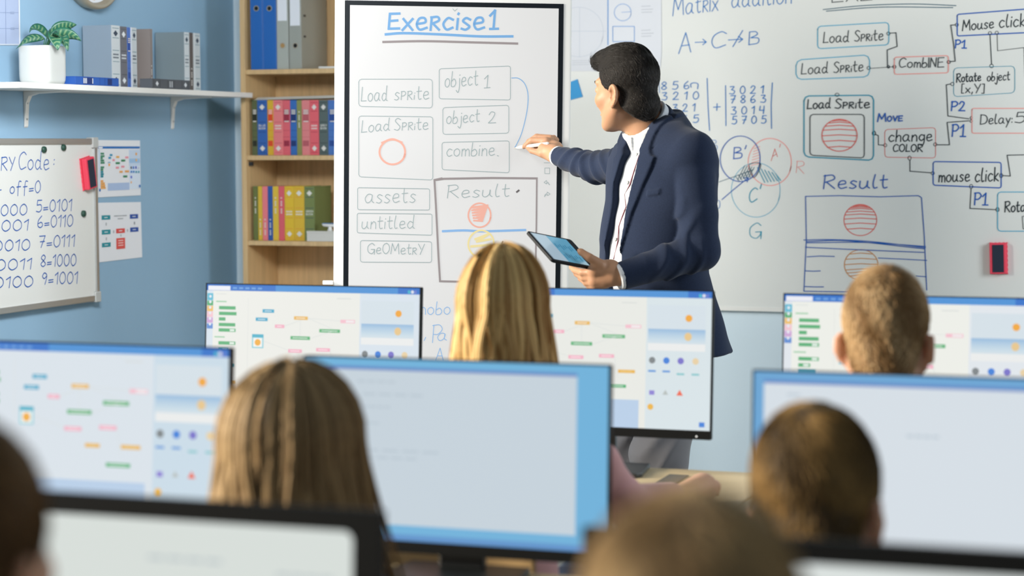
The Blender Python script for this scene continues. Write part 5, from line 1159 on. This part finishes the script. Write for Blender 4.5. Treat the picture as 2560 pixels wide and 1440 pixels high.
def jacket(P):
    d = torso(P, 0.016)
    for S, off in ((SL, 0.08), (SR, -0.06)):
        d = smin(d, s_cap(P, atd(1642, 318, DM)+tl*off*0.8-np.array([0, 0, .035]), S+np.array([0, 0, 0.008]), .058, .070 if off > 0 else .055), 0.05)
    s, q, a, b = tcoords(P); z = P[:, 2]; d0 = d
    o0, o1 = np.interp(z, opz, op0), np.interp(z, opz, op1)
    lap = np.interp(z, [zpy(648), zpy(560), zpy(460), zpy(392), zpy(386), zpy(345)], [0.0, .020, .045, .066, .05, .045])
    lz = np.clip((z-zpy(640))/0.02, 0, 1)
    body = d+0.0025*np.sin(z*34+s*26+q*18)*np.sin(s*15-z*9+1)
    raise_ = np.where((s > o1-0.01) & (s < o1+lap) & (q > 0), 1.0, 0.0)*lz
    edge = np.minimum(np.clip((o1+lap-s)/0.004, 0, 1), np.clip((s-o0+lap*0.8)/0.004, 0, 1))*lz*(q > 0)
    body = body-0.009*edge
    pk = np.clip(np.minimum(np.minimum(s-0.098, 0.142-s)/0.003, np.minimum(z-zpy(489)-(s-.1)*0.15, zpy(472)+(s-.1)*0.15-z)/0.003), 0, 1)*(q > 0)
    body = body-0.004*pk
    # notch between collar and lapel, front darts, open front
    n0 = march_pt[0]; n1 = march_pt[1]; body = smax(body, -s_cap(P, n0, n1, .0015, .004), 0.004)
    cut = np.maximum(np.maximum(o0-s, s-o1), -q); cut = np.maximum(cut, z-zpy(330))
    body = smax(body, -cut, 0.004)
    aL, aR = arms(P, 0.0)
    aL = aL+fold(P, SL, EL, 75, 40, .0035, 0.12, 0.27)+fold(P, EL, WL, 95, -80, .007, 0.0, 0.19)+0.004
    aR = aR+fold(P, SR, ER, 95, 60, .010, 0.03, 0.33)+fold(P, ER, WR, 95, -60, .008, 0.0, 0.20)+0.003
    aL = np.maximum(aL, (P-WL)@uL-0.004); aR = np.maximum(aR, (P-WR)@uR-0.004)
    d = smin(body, aL, 0.006); d = smin(d, aR, 0.010)
    c = np.maximum(collar(P, .086, .074, -0.004), -cutc(P, s, q, o0, o1))
    u = Cc1-Cc0; band = np.maximum(np.maximum(d0-0.0095, s_cap(P, Cc0-u*0.6, Cc1+u*0.1, .100, .116)), (P-rim0)@rimn+0.008); band = np.maximum(band, -cutc(P, s, q, o0, o1)); band = np.maximum(band, zpy(386)-z)
    return np.minimum(smin(d, c, 0.006), band)
def cutc(P, s, q, o0, o1): return np.maximum(np.maximum(o0-0.012-s, s-o1-0.004), -q)
march_pt = [march(lambda P: torso(P, 0.020), 1627, 378, 5.6, 6.6), march(lambda P: torso(P, 0.020), 1646, 366, 5.6, 6.6)]
M_navy = mat('navy_wool', '242e44', 0.9, spec=0.12, sheen=0.08, bump=(650, 0.25, 0.0006), var=(240, 0.10))
lo_j, hi_j = lo_.copy(), hi_.copy(); lo_j[2] = zpy(895); hi_j[2] = zpy(240)
body_obj('jacket', jacket, lo_j, hi_j, 0.0036, M_navy, mbase, MAN)
def shirt(P):
    s, q, a, b = tcoords(P); z = P[:, 2]
    d = torso(P, 0.004+0.0)+0.0022*np.sin(z*55+s*40)*np.sin(z*23+2)
    c = collar(P, .073, .065, 0.012)
    rimd = (P-rim0)@rimn; sm = (op0[-1]+op1[-1])/2-0.004
    leaf = np.maximum(collar(P, .080, .066, 0.013), -(rimd+0.030)); leaf = np.maximum(leaf, -np.maximum(np.abs(s-sm)-0.004-0.45*np.maximum(0, 0.013-rimd), -q)); c = np.minimum(c, leaf)
    d = smin(d, c, 0.004)
    aL, aR = s_cap(P, EL, WL+uL*0.010, .05, .0385), s_cap(P, ER, WR+uR*0.012, .040, .0325)
    aL = np.maximum(np.maximum(aL, (P-WL)@uL-0.012), -(P-WL)@uL-0.05); aR = np.maximum(np.maximum(aR, (P-WR)@uR-0.013), -(P-WR)@uR-0.05)
    return np.minimum(np.minimum(d, aL), aR)
tt = lambda P: torso(P, 0.012)
march_c = [march(tt, 1594, 360, 5.6, 6.7), march(tt, 1584, 372, 5.6, 6.7), None, atd(1572, 347, DM-0.06), atd(1578, 358, DM-0.07)]
M_shirt = mat('white_shirt', 'cdd0d5', 0.8, bump=(900, 0.15, 0.0003), sheen=0.1)
lo_s, hi_s = lo_j.copy(), hi_j.copy()
SHIRT = body_obj('shirt', shirt, lo_s, hi_s, 0.0036, M_shirt, mbase, MAN)
k = MB(); sp = lambda P: torso(P, 0.0055)
k.tube([march(sp, x, y, 5.6, 6.7)-mbase for x, y in ((1598, 388), (1586, 424), (1575, 460), (1562, 486), (1565, 517), (1556, 540), (1547, 566), (1545, 600), (1540, 625), (1534, 648))], 0.0016, 6)
k.build('placket_trim', mat('dark_red_piping', '7a2438', 0.7), SHIRT, smooth=True)
for x, y in ((1590, 386), (1568, 456), (1558, 529), (1538, 598)):
    p = march(sp, x, y, 5.6, 6.7); nrm = tf*0.9+tl*0.3; nrm /= np.linalg.norm(nrm); k = MB(); k.lathe([(0.0001, 0.0), (0.0055, 0.0), (0.006, 0.0015), (0.004, 0.0022), (0.0001, 0.0018)], 16)
    e1 = np.cross(nrm, (0, 0, 1.0)); e1 /= np.linalg.norm(e1); o = k.build('button', M_white, SHIRT, smooth=True); o.matrix_local = frameM(p-mbase+nrm*0.0006, e1, np.cross(nrm, e1), nrm)
k = MB(); p = march(lambda P: torso(P, 0.02), 1727, 640, 5.5, 6.6)
def trousers(P):
    d = torso(P, 0.0, zlo=zpy(850)); d = np.maximum(d, P[:, 2]-zpy(700))
    for H, K, A in ((hipL, kneeL, ankL), (hipR, kneeR, ankR)):
        l = smin(s_cap(P, H, K, .098, .078), s_cap(P, K, A, .078, .064), 0.03)+fold(P, K-(K-H)*0.3, A, 60, 50, .008, 0.02, 0.45); d = smin(d, l, 0.02)
    return np.maximum(d, 0.035-P[:, 2])
lo_t, hi_t = lo_.copy(), hi_.copy(); hi_t[2] = zpy(690); lo_t[2] = 0.01
body_obj('trousers', trousers, lo_t, hi_t, 0.008, mat('grey_trousers', '6d6c70', 0.85, bump=(500, 0.2, 0.0005), sheen=0.2), mbase, MAN)
for A, T_ in ((ankL, toeL), (ankR, toeR)):
    def shoe(P, A=A, T_=T_):
        h_ = A-tf*0.04-np.array([0, 0, .062]); d = smin(s_cap(P, h_, T_+tf*0.05-np.array([0, 0, .004]), .038, .030), s_cap(P, A-np.array([0, 0, .03]), A, .045, .042), 0.03)
        return np.maximum(d, 0.002-P[:, 2])
    c = (A+T_)/2; body_obj('shoe', shoe, c-np.array([.26, .26, .14]), c+np.array([.26, .26, .12]), 0.006, mat('black_leather', '1c1b1c', 0.3), mbase, MAN)
face_extras(MAN, hc, RHD, HS, mat('dark_brow', '1e1815', 0.7), mbase)
# hair: a cropped cap of hair and combed locks over it
def man_hair_loc(q):
    ear = s_ell(np.stack([np.abs(q[:, 0]), q[:, 1], q[:, 2]], 1), (0.082, -0.020, -0.026), (0.026, 0.021, 0.037))
    d = s_ell(q, (0, -0.022, 0.040), (0.0815, 0.099, 0.090))
    d = smin(d, s_ell(q, (0, -0.050, -0.048), (0.062, 0.066, 0.064)), 0.02)
    ln = q[:, 1]-(0.026+0.52*q[:, 2]); d = smax(d, ln*0.85, 0.008)
    low = np.clip(-0.045+1.0*np.minimum(0, q[:, 1]+0.014), -0.108, 0); d = smax(d, (low-q[:, 2])*0.8, 0.008)
    top = s_ell(q, (0, 0.0, 0.098), (0.066, 0.088, 0.046)); top = smin(top, s_ell(q, (-0.004, 0.070, 0.098), (0.050, 0.036, 0.030)), 0.02)
    d = smin(d, top, 0.016)
    return smax(d, -ear, 0.006)
def man_hair(P):
    q = xf(P, hc, RHD, HS); d = man_hair_loc(q)*HS
    return d-0.0007*np.sin(q[:, 0]*420+q[:, 2]*120+2*np.sin(q[:, 1]*70))*np.sin(q[:, 2]*260+q[:, 1]*90)
hv, hq = surface(man_hair, hc-0.17, hc+0.17, 0.003)
M_mh = mat('dark_hair', '1a1715', 0.75, spec=0.2, bump=(260, 0.2, 0.001))
HAIR = link(np_mesh('hair', hv-mbase, hq, M_mh), 'hair', MAN)
def hair_locks(q_pts, q_nrm, dirf, ln, rad, n, seed, R=0.095, lift=0.002, M=6):
    r = np.random.default_rng(seed); i = r.integers(0, len(q_pts), n); p, nn = q_pts[i], q_nrm[i]
    dr = dirf(p, r); dr -= nn*np.sum(dr*nn, 1, keepdims=True); dr /= np.linalg.norm(dr, axis=1, keepdims=True)+1e-9
    L = (ln(p)*(0.6+0.8*r.random(n)))[:, None, None]; t = np.linspace(0, 1, M)[None, :, None]
    wav = np.cross(dr, nn)[:, None]*np.sin(t*3+r.random((n, 1, 1))*6)*0.0022
    path = p[:, None]+dr[:, None]*(t*L)+nn[:, None]*(lift*np.sin(t*2.4)*(0.4+r.random((n, 1, 1)))-0.0015-(t*L)**2/(2*R))+wav
    return path, rad*np.linspace(1, 0.25, M)[None]*np.ones((n, 1)), r
def normals_of(fn, p, e=0.002):
    g = np.stack([fn(p+np.eye(3)[k_]*e)-fn(p-np.eye(3)[k_]*e) for k_ in range(3)], 1); return g/(np.linalg.norm(g, axis=1, keepdims=True)+1e-9)
qv = xf(hv, hc, RHD, HS); qn = normals_of(man_hair_loc, qv)
def mdir(p, r):
    side = np.sign(p[:, 0]+1e-6); top = np.clip((p[:, 2]-0.075)/0.03, 0, 1)[:, None]
    d_side = np.stack([0*side, -0.55+0*side, -0.8+0*side], 1); d_top = np.stack([0.25*side, -1.0+0*side, 0.15+0*side], 1); fr = (p[:, 1] > 0.085)[:, None]
    d = d_side*(1-top)+d_top*top; d = np.where(fr, np.array([[0.9, -0.25, 0.3]]), d); return d+r.normal(0, 0.12, p.shape)
pth, rd, r_ = hair_locks(qv, qn, mdir, lambda p: np.where(p[:, 2] > 0.07, 0.030, 0.014), 0.00042, 13000, 3)
sd_ = np.clip((0.085-pth[:, 0, 2])/0.04, 0, 1)[:, None]; cols = np.array(lin('1b1714'))[None]*(0.6+1.1*r_.random((len(pth), 1)))+np.array(lin('4a423c'))[None]*sd_*r_.random((len(pth), 1))**2
me = strands_mesh('hair_locks', hc+(pth*HS)@RHD.T-mbase, rd, mat('hair_man', None, 0.36, spec=0.45, attr='Col'), cols); link(me, 'hair_locks', HAIR)

# stylus and tablet: things of their own
pe0, pe1 = tip_pen, A_(1371, 359, -0.028); u = (pe1-pe0)/np.linalg.norm(pe1-pe0); pl_ = np.linalg.norm(pe1-pe0)
e1 = np.cross(u, (0, 0, 1.0)); e1 /= np.linalg.norm(e1)
ST = thing('stylus', 'white stylus held in the right hand of the man, its tip on the flipchart screen', 'stylus', M=frameM(pe0, e1, np.cross(u, e1), u))
k = MB(); k.lathe([(0.0001, 0), (0.0012, 0.001), (0.0022, 0.010)], 16); k.build('tip', mat('stylus_tip', 'c9b9a8', 0.5), ST, smooth=True)
k = MB(); k.lathe([(0.0022, 0.0101), (0.0058, 0.028), (0.0060, 0.05), (0.0060, pl_-0.003), (0.0045, pl_), (0.0001, pl_)], 20); k.build('barrel', mat('stylus_white', 'f0eeea', 0.35), ST, smooth=True)
DT = DM-0.27
tc_ = [atd(1312, 574, DT-0.035), atd(1437, 602, DT+0.12), atd(1484, 668, DT+0.02), atd(1388, 653, DT-0.105)]
ux = (tc_[1]-tc_[0])+(tc_[2]-tc_[3]); uy = (tc_[0]-tc_[3])+(tc_[1]-tc_[2]); cw, ch = np.linalg.norm(ux)/2, np.linalg.norm(uy)/2
ux /= np.linalg.norm(ux); uy -= ux*(uy@ux); uy /= np.linalg.norm(uy); uz = np.cross(ux, uy)
cc = sum(tc_)/4
TB_ = thing('tablet', 'dark tablet computer with a blue screen held in the left hand of the man', 'tablet computer', M=frameM(cc, ux, uy, uz))
def rrect(w, h, r, n=6): return [(sx*(w-r)+r*math.cos(a), sy*(h-r)+r*math.sin(a)) for sx, sy, a0 in ((1, 1, 0), (-1, 1, math.pi/2), (-1, -1, math.pi), (1, -1, 1.5*math.pi)) for a in np.linspace(a0, a0+math.pi/2, n)]
k = MB(); k.prism(rrect(cw/2, ch/2, 0.009), -0.0085, 0, 2); k.build('case', mat('tablet_case', '14181d', 0.6, spec=0.2), TB_, bevel=0.0012)
M_tab = mat('tablet_display', '6fa8c0', 0.12, spec=0.6, attr='Col', emit=0.42)
k = MB(); x0, x1, y0, y1 = -cw/2+.008, cw/2-.028, -ch/2+.007, ch/2-.007
def tr(u0, v0, u1, v1, c, i): k.col = lin(c); z = 0.0004+0.00004*i; k.add([(x0+(x1-x0)*a, y0+(y1-y0)*b, z) for a, b in ((u0, v0), (u1, v0), (u1, v1), (u0, v1))], [(0, 1, 2, 3)])
tr(0, 0, 1, 1, '5f9db8', 0); tr(0, 0, .42, 1, 'a9bcc8', 1); tr(.0, .0, .03, 1, '8a98a4', 2)
for i in range(14): tr(.46+.07*(i % 7), .12+.37*(i//7)+.05*(i % 3), .49+.07*(i % 7), .30+.37*(i//7)+.04*(i % 2), '3d7f9c', 3+i)
k.build('screen', M_tab, TB_)

# ---------------------------------------------------------------- the pupils
def kid(label, who, px, py, d, s, hairf, shirt_c, turn=0, nod=4, tilt=0, side=0, skin=M_skin2, arm=None, hs=0.93, blouse='plain'):
    """px, py: where the centre of the head stands in the photograph; everything else hangs from it"""
    hc = atd(px, py, d); f = np.array([math.sin(math.radians(-turn)), math.cos(math.radians(-turn)), 0])
    fb = np.array([0, 1.0, 0]); rb = np.array([1.0, 0, 0]); zz = np.array([0, 0, 1.0])
    n = math.radians(nod); hf = f*math.cos(n)-zz*math.sin(n); hx = np.cross(hf, zz); hx /= np.linalg.norm(hx); hz = np.cross(hx, hf)
    t = math.radians(tilt); hx, hz = hx*math.cos(t)+hz*math.sin(t), hz*math.cos(t)-hx*math.sin(t)
    R = np.stack([hx, hf, hz], 1)
    o = np.array([hc[0], hc[1]-0.05, 0.0])
    L = lambda x, y, z: o+rb*x+fb*y+zz*z
    H = hc[2]
    nb = L(0, -0.015, H-0.17); ch_ = L(0, -0.035, H-0.29); wa = L(0, -0.09, 0.60); pv = L(0, -0.13, 0.52)
    sh = [L(-0.145*s, -0.02, H-0.205), L(0.145*s, -0.02, H-0.205)]
    hz_ = DESK_Z
    el = [L(-0.21*s, 0.13, max(hz_+0.03, H-0.40)), L(0.21*s, 0.13, max(hz_+0.03, H-0.40))]; wr = [L(-0.12, 0.34, hz_+0.045), L(0.13, 0.35, hz_+0.045)]; hd = [L(-0.10, 0.42, hz_+0.030), L(0.11, 0.43, hz_+0.030)]
    if arm: el[1], wr[1], hd[1] = arm
    kn = [L(-0.09, 0.30, 0.50), L(0.09, 0.30, 0.50)]; an = [L(-0.10, 0.27, 0.085), L(0.10, 0.27, 0.085)]
    fingers = []
    for i in (0, 1):
        v = hd[i]-wr[i]; v[2] = 0; v /= np.linalg.norm(v); sd = np.array([v[1], -v[0], 0])
        for j in range(4):
            b = hd[i]+sd*(0.022-0.0148*j); ln = (0.058, 0.066, 0.062, 0.048)[j]
            mid = b+v*ln*0.5+zz*0.006; tip = b+v*ln*(0.78 if arm is None or i == 0 else 0.55)-zz*0.018
            fingers.append(([b, mid, tip], [.0092, .0082, .0066]))
        si = 1 if i == 0 else -1
        fingers.append(([wr[i]+v*0.02+sd*si*0.016, wr[i]+v*0.055+sd*si*0.038-zz*0.008, wr[i]+v*0.085+sd*si*0.036-zz*0.018], [.012, .0092, .0072]))
    def body(P):
        dd = head_sdf(xf(P, hc, R, hs), True, True)*hs
        dd = smin(dd, s_cap(P, hc-hz*0.05-hf*0.02, nb, .056*hs/.93, .058), 0.025)
        dd = smin(dd, s_cap(P, nb, ch_, .055, .085), 0.03); dd = smin(dd, s_cap(P, ch_, wa, .088, .085), 0.03); dd = smin(dd, s_cap(P, wa, pv, .09, .09), 0.03)
        for i in (0, 1):
            dd = smin(dd, s_cap(P, L(0, -0.02, H-0.19), sh[i], .04, .042), 0.03); dd = smin(dd, s_cap(P, sh[i], el[i], .036, .031), 0.015); dd = smin(dd, s_cap(P, el[i], wr[i], .031, .022), 0.012)
            dd = smin(dd, s_cap(P, wr[i], hd[i], .022, .034 if (arm and i) else .025), 0.01)
            dd = smin(dd, s_cap(P, pv+rb*(0.09*(2*i-1)), kn[i], .075, .055), 0.03); dd = smin(dd, s_cap(P, kn[i], an[i], .05, .034), 0.02); dd = smin(dd, s_cap(P, an[i], an[i]+fb*0.13-zz*0.055, .032, .024), 0.015)
        for pts, r in fingers: dd = smin(dd, fing(P, pts, r), 0.004)
        return dd
    pts = np.array([hc, *hd, *el, *sh, *an, pv, an[0]+fb*.15]); lo, hi = pts.min(0)-0.17, pts.max(0)+0.17; lo[2] = 0.003
    base = np.array([pv[0], pv[1], 0.0])
    K = tag(body_obj('person', body, lo, hi, 0.0075, skin, base), label, 'person')
    K['group'] = 'pupils seated at the computers'
    def top(P):
        dd = s_cap(P, nb-zz*0.03, ch_, .075*s, .118*s); q = (P-o); sq_ = np.stack([q[:, 0]*0.72, q[:, 1], q[:, 2]], 1); a = lambda p: np.array([(p-o)[0]*0.72, (p-o)[1], (p-o)[2]])
        dd = smin(s_cap(sq_, a(nb-zz*0.05), a(ch_), .075*s, .108*s), s_cap(sq_, a(ch_), a(wa), .108*s, .108), 0.03); dd = smin(dd, s_cap(sq_, a(wa), a(pv), .108, .112), 0.03)
        for i in (0, 1):
            e = smin(s_cap(P, sh[i], el[i], .052*s, .044), s_cap(P, el[i], wr[i], .044, .032), 0.02); e = e+fold(P, sh[i], el[i], 80, 50, .006, 0.05, 0.26)
            e = np.maximum(e, (P-wr[i])@((wr[i]-el[i])/np.linalg.norm(wr[i]-el[i]))+0.005); dd = smin(dd, e, 0.02)
            dd = smin(dd, s_cap(P, L(0, -0.025, H-0.20), sh[i], .045, .050*s), 0.03)
        cl = np.maximum(np.maximum(s_cap(P, nb+zz*0.035, nb-zz*0.03, .060, .070), -s_cap(P, nb+zz*0.2, nb-zz*0.1, .052, .062)), (P-nb)@zz-0.03-0.3*(P-nb)@(-fb)); dd = smin(dd, cl, 0.008)
        return np.maximum(dd, pv[2]-0.06-P[:, 2])
    lo2 = lo.copy(); lo2[2] = pv[2]-0.08; hi2 = hi.copy(); hi2[2] = H-0.06
    body_obj('shirt', top, lo2, hi2, 0.0085, mat('cloth_'+shirt_c, shirt_c, 0.85, bump=(400, 0.2, 0.0006), sheen=0.2), base, K)
    def pants(P):
        dd = s_cap(P, pv+zz*0.03, pv, .105, .115)
        for i in (0, 1): dd = smin(dd, smin(s_cap(P, pv+rb*(0.09*(2*i-1)), kn[i], .088, .068), s_cap(P, kn[i], an[i]+zz*0.02, .065, .055), 0.03), 0.03)
        return np.maximum(np.maximum(dd, P[:, 2]-pv[2]-0.06), 0.06-P[:, 2])
    hi3 = hi.copy(); hi3[2] = pv[2]+0.1; body_obj('trousers', pants, lo, hi3, 0.011, mat('denim', '3a4a66', 0.85), base, K)
    for i in (0, 1):
        def shoe(P, A=an[i]): return np.maximum(smin(s_cap(P, A-fb*0.03-zz*0.045, A+fb*0.15-zz*0.058, .042, .030), s_cap(P, A-zz*.02, A+zz*0.02, .042, .042), 0.03), 0.002-P[:, 2])
        body_obj('shoe', shoe, an[i]-np.array([.1, .13, .09]), an[i]+np.array([.1, .24, .09]), 0.008, mat('white_trainer', 'c9c9c6', 0.6), base, K)
    face_extras(K, hc, R, hs, mat('fair_brow', '7a5c3c', 0.7), base)
    hairf(K, hc, R, hs, base)
    # the chair that carries the pupil
    c = thing('school_chair', 'school chair of the '+who, 'chair', (pv[0], pv[1]+0.05, 0), group='school chairs')
    zs = pv[2]-0.125
    k = MB(); k.prism([(-0.19, -0.19), (0.19, -0.19), (0.205, 0.19), (-0.205, 0.19)], zs-0.014, zs, 2); k.build('seat', M_seat, c, bevel=0.004)
    k = MB(); k.prism([(-0.19, zs+0.20), (0.19, zs+0.20), (0.18, zs+0.37), (-0.18, zs+0.37)][::1], -0.228, -0.215, 1) if False else k.box((-0.19, -0.238, zs+0.20), (0.19, -0.226, zs+0.37)); k.build('backrest', M_seat, c, bevel=0.005)
    for sx in (-1, 1):
        k = MB(); k.tube([(sx*0.16, -0.216, zs+0.33), (sx*0.165, -0.21, zs+0.05), (sx*0.17, -0.20, zs-0.02), (sx*0.19, -0.205, 0.0)], 0.0105, 10); k.build('leg', M_leg, c, smooth=True)
        k = MB(); k.tube([(sx*0.17, 0.17, zs-0.016), (sx*0.19, 0.20, 0.0)], 0.0105, 10); k.build('leg', M_leg, c, smooth=True)
    return K
M_seat = mat('beech_ply', 'c9a878', 0.5, var=(9, 0.06, (0.7, 6, 6)))
def cap_loc(q, grow, top=0.0, nape=-0.085):
    d = s_ell(q, (0, -0.022, 0.038), (0.0765+grow, 0.0955+grow, 0.0895+grow+top)); d = smin(d, s_ell(q, (0, -0.042, -0.035), (0.060+grow*.7, 0.064+grow*.7, 0.066)), 0.02)
    d = smax(d, (q[:, 1]-(0.036+0.52*q[:, 2]))*0.85, 0.008)
    low = np.clip(-0.028+1.15*np.minimum(0, q[:, 1]+0.004), nape, 0); d = smax(d, (low-q[:, 2])*0.8, 0.008)
    return smax(d, -s_ell(np.stack([np.abs(q[:, 0]), q[:, 1], q[:, 2]], 1), (0.093, -0.016, -0.026), (0.020, 0.020, 0.036)), 0.006)
def short_hair(c0, c1, grow=0.004, top=0.006, n=5200, seed=1, ln=0.022, whorl=(0.01, -0.07)):
    def f(K, hc, R, hs, base):
        g = lambda q: cap_loc(q, grow, top)
        v, q_ = surface(lambda P: g(xf(P, hc, R, hs))*hs, hc-0.16, hc+0.16, 0.005)
        o = link(np_mesh('hair', v-base, q_, mat('cap_'+c0, c0, 0.6, bump=(200, 0.6, 0.003), var=(34, 0.4))), 'hair', K)
        qv = xf(v, hc, R, hs); qn = normals_of(g, qv)
        def dr(p, r):
            w = np.stack([p[:, 0]-whorl[0], p[:, 1]-whorl[1], 0*p[:, 0]], 1); w /= np.linalg.norm(w, axis=1, keepdims=True)+1e-6
            sw = np.stack([-w[:, 1], w[:, 0], 0*w[:, 0]], 1); dn = np.array([[0, 0, -1.0]])
            hi = np.clip((p[:, 2]-0.05)/0.05, 0, 1)[:, None]; cl = np.sin(p[:, 0:1]*60+p[:, 2:3]*25+seed)*0.5
            return (w+0.6*sw)*hi+dn*(1-hi*0.8)+np.cross(dn, w)*cl*0.7+r.normal(0, 0.25, p.shape)
        pth, rd, r = hair_locks(qv, qn, dr, lambda p: ln*np.where(p[:, 2] > 0.03, 1.25, np.where(p[:, 2] < -0.03, 0.35, 0.7)), 0.0011, n, seed, lift=0.004)
        a, b = np.array(lin(c0)), np.array(lin(c1)); cl = (0.5+0.5*np.sin(pth[:, 0, 0]*75+pth[:, 0, 2]*40+seed))[:, None]; mx = np.clip(cl*0.9+0.4*r.random((len(pth), 1))-0.1, 0, 1)
        link(strands_mesh('hair_locks', hc+(pth*hs)@R.T-base, rd, M_hair('short'), a*(1-mx)+b*mx), 'hair_locks', o)
    return f
def long_hair(c0, c1, length, spread, seed=1, n=4200, rx=0.086, contrast=0.9, gap=0.0, part=0.0, lift=0.0):
    """hair that runs over the skull from a parting and hangs down the back and sides"""
    def f(K, hc, R, hs, base):
        g = lambda q: cap_loc(q, 0.006, 0.004, -0.10)
        v, q_ = surface(lambda P: g(xf(P, hc, R, hs))*hs, hc-0.17, hc+0.17, 0.006)
        o = link(np_mesh('hair', v-base, q_, mat('cap_'+c0, c0, 0.6)), 'hair', K)
        r = np.random.default_rng(seed); ncl = 110; cid = r.integers(0, ncl, n)
        cphi = np.linspace(-1, 1, ncl)*math.radians(128)+r.normal(0, 0.03, ncl); cl_len = length*(0.80+0.28*r.random(ncl)); cl_sp = r.normal(0, 0.010, ncl); cwave = r.random(ncl)*6
        cl_r = 1+r.normal(0, 0.045, ncl)
        if gap: cl_len = np.where(np.abs(cphi-0.05) < 0.45, cl_len*(0.50+0.25*r.random(ncl)), cl_len)
        phi = cphi[cid]+r.normal(0, 0.030, n); L = cl_len[cid]*(0.9+0.15*r.random(n)); M = 22
        t = np.linspace(0, 1, M)[None]
        RX, RY, RZ = rx*hs/0.93, 0.103*hs/0.93, 0.104*hs/0.93; th_end = math.radians(98); arc = th_end*0.095; tot = arc+L[:, None]; sdist = t*tot
        th = np.minimum(sdist/arc, 1)*(th_end-0.05)+0.05; fall = np.maximum(sdist-arc, 0)
        rr = (cl_r[cid])[:, None]+0.03*r.random((n, 1))
        x = RX*rr*np.sin(th)*np.sin(phi)[:, None]; y = -RY*rr*np.sin(th)*np.cos(phi)[:, None]-0.018; z = RZ*rr*np.cos(th)+0.03+lift*np.exp(-((th-0.5)/0.4)**2)
        sp = spread*np.sin(phi)[:, None]*(fall/0.25)+cl_sp[cid][:, None]*(fall/0.2); wv = 0.006*np.sin(fall*26+cwave[cid][:, None]+0.4*r.random((n, 1)))
        x = x+sp*1.0+wv*np.cos(phi)[:, None]+part*np.exp(-th*2.0); y = y+wv*0.6-fall*0.03*np.cos(phi)[:, None]
        y = np.where((np.cos(phi)[:, None] > 0), y, y+0.012)
        q = np.stack([x, y, z], 2)
        w = hc+q[..., :2]@R[:, :2].T*1.0 if False else None
        up = np.array([0, 0, 1.0]); fx = R[:, 0]*np.array([1, 1, 0]); fx /= np.linalg.norm(fx); fy = R[:, 1]*np.array([1, 1, 0]); fy /= np.linalg.norm(fy)
        W = hc+q[..., 0:1]*fx+q[..., 1:2]*fy+(q[..., 2:3]-fall[..., None])*up
        rad = 0.0017*np.concatenate([np.full(M-4, 1.0), [0.85, 0.65, 0.45, 0.2]])[None]*(0.7+0.6*r.random((n, 1)))
        a, b = np.array(lin(c0)), np.array(lin(c1)); cm = r.random(ncl)[cid][:, None]; mx = np.clip(cm*contrast+(0.75-contrast*0.6)*r.random((n, 1)), 0, 1)
        link(strands_mesh('hair_locks', W-base, rad, M_hair('long'), a*(1-mx)+b*mx), 'hair_locks', o)
    return f
armA = (atd(1568, 1262, 4.42), atd(1690, 1238, 4.58), atd(1757, 1218, 4.68))
kid('blonde girl in a pink top seen from behind, in front of the flipchart', 'blonde girl', 1262, 786, 4.40, 1.0, long_hair('94642f', 'f2d090', 0.30, 0.030, seed=11, gap=1.0, lift=0.006), 'd9a6a8', turn=0, nod=2, arm=armA, hs=0.96)
kid('boy with cropped fair hair and reddish ears at the right of the farthest row', 'cropped fair boy', 2218, 842, 4.12, 0.95, short_hair('94724a', 'e6c89c', seed=5, grow=0.003, n=6500), '8f9aa8', nod=3, hs=1.04)
kid('girl with long straight brown blonde hair in the middle row', 'long haired brown blonde girl', 738, 1142, 3.16, 0.95, long_hair('6a5238', 'dcbc8c', 0.36, 0.055, seed=21, rx=0.092, contrast=0.3), '4a4f5e', nod=6, hs=0.98)
kid('boy with short brown hair and one visible ear at the right of the middle row', 'short haired boy in the middle row', 2058, 1268, 2.88, 0.95, short_hair('4c3c28', 'b4925e', seed=8, n=6000, ln=0.03), '2f3a48', nod=8, turn=-12, tilt=6, hs=1.05)
kid('pupil with brown hair at the bottom edge, in the nearest row', 'pupil at the bottom edge', 1745, 1688, 1.50, 0.95, short_hair('705a3e', 'd4b88c', seed=13, n=6000, ln=0.035, grow=0.010), '5a5148', nod=6, hs=0.95)
kid('pupil with dark brown hair cut off at the bottom left corner', 'pupil in the bottom left corner', -85, 1390, 1.8, 0.92, short_hair('5a4530', 'a08058', seed=17, n=5000, ln=0.03, grow=0.006), '39414f', nod=4, hs=0.88)
# mouse and mat of the blonde girl
p, p2 = onZ(1575, 1245, DESK_Z), onZ(1722, 1190, DESK_Z)
slab('mouse_mat', (p[0], p[1], DESK_Z+0.0006), (p2[0], p2[1], DESK_Z+0.0032), mat('dark_rubber', '4d5457', 0.85), 'dark grey mouse mat on the farthest row desk beside the pink sleeve', 'mouse mat')
bpy.context.view_layer.update()
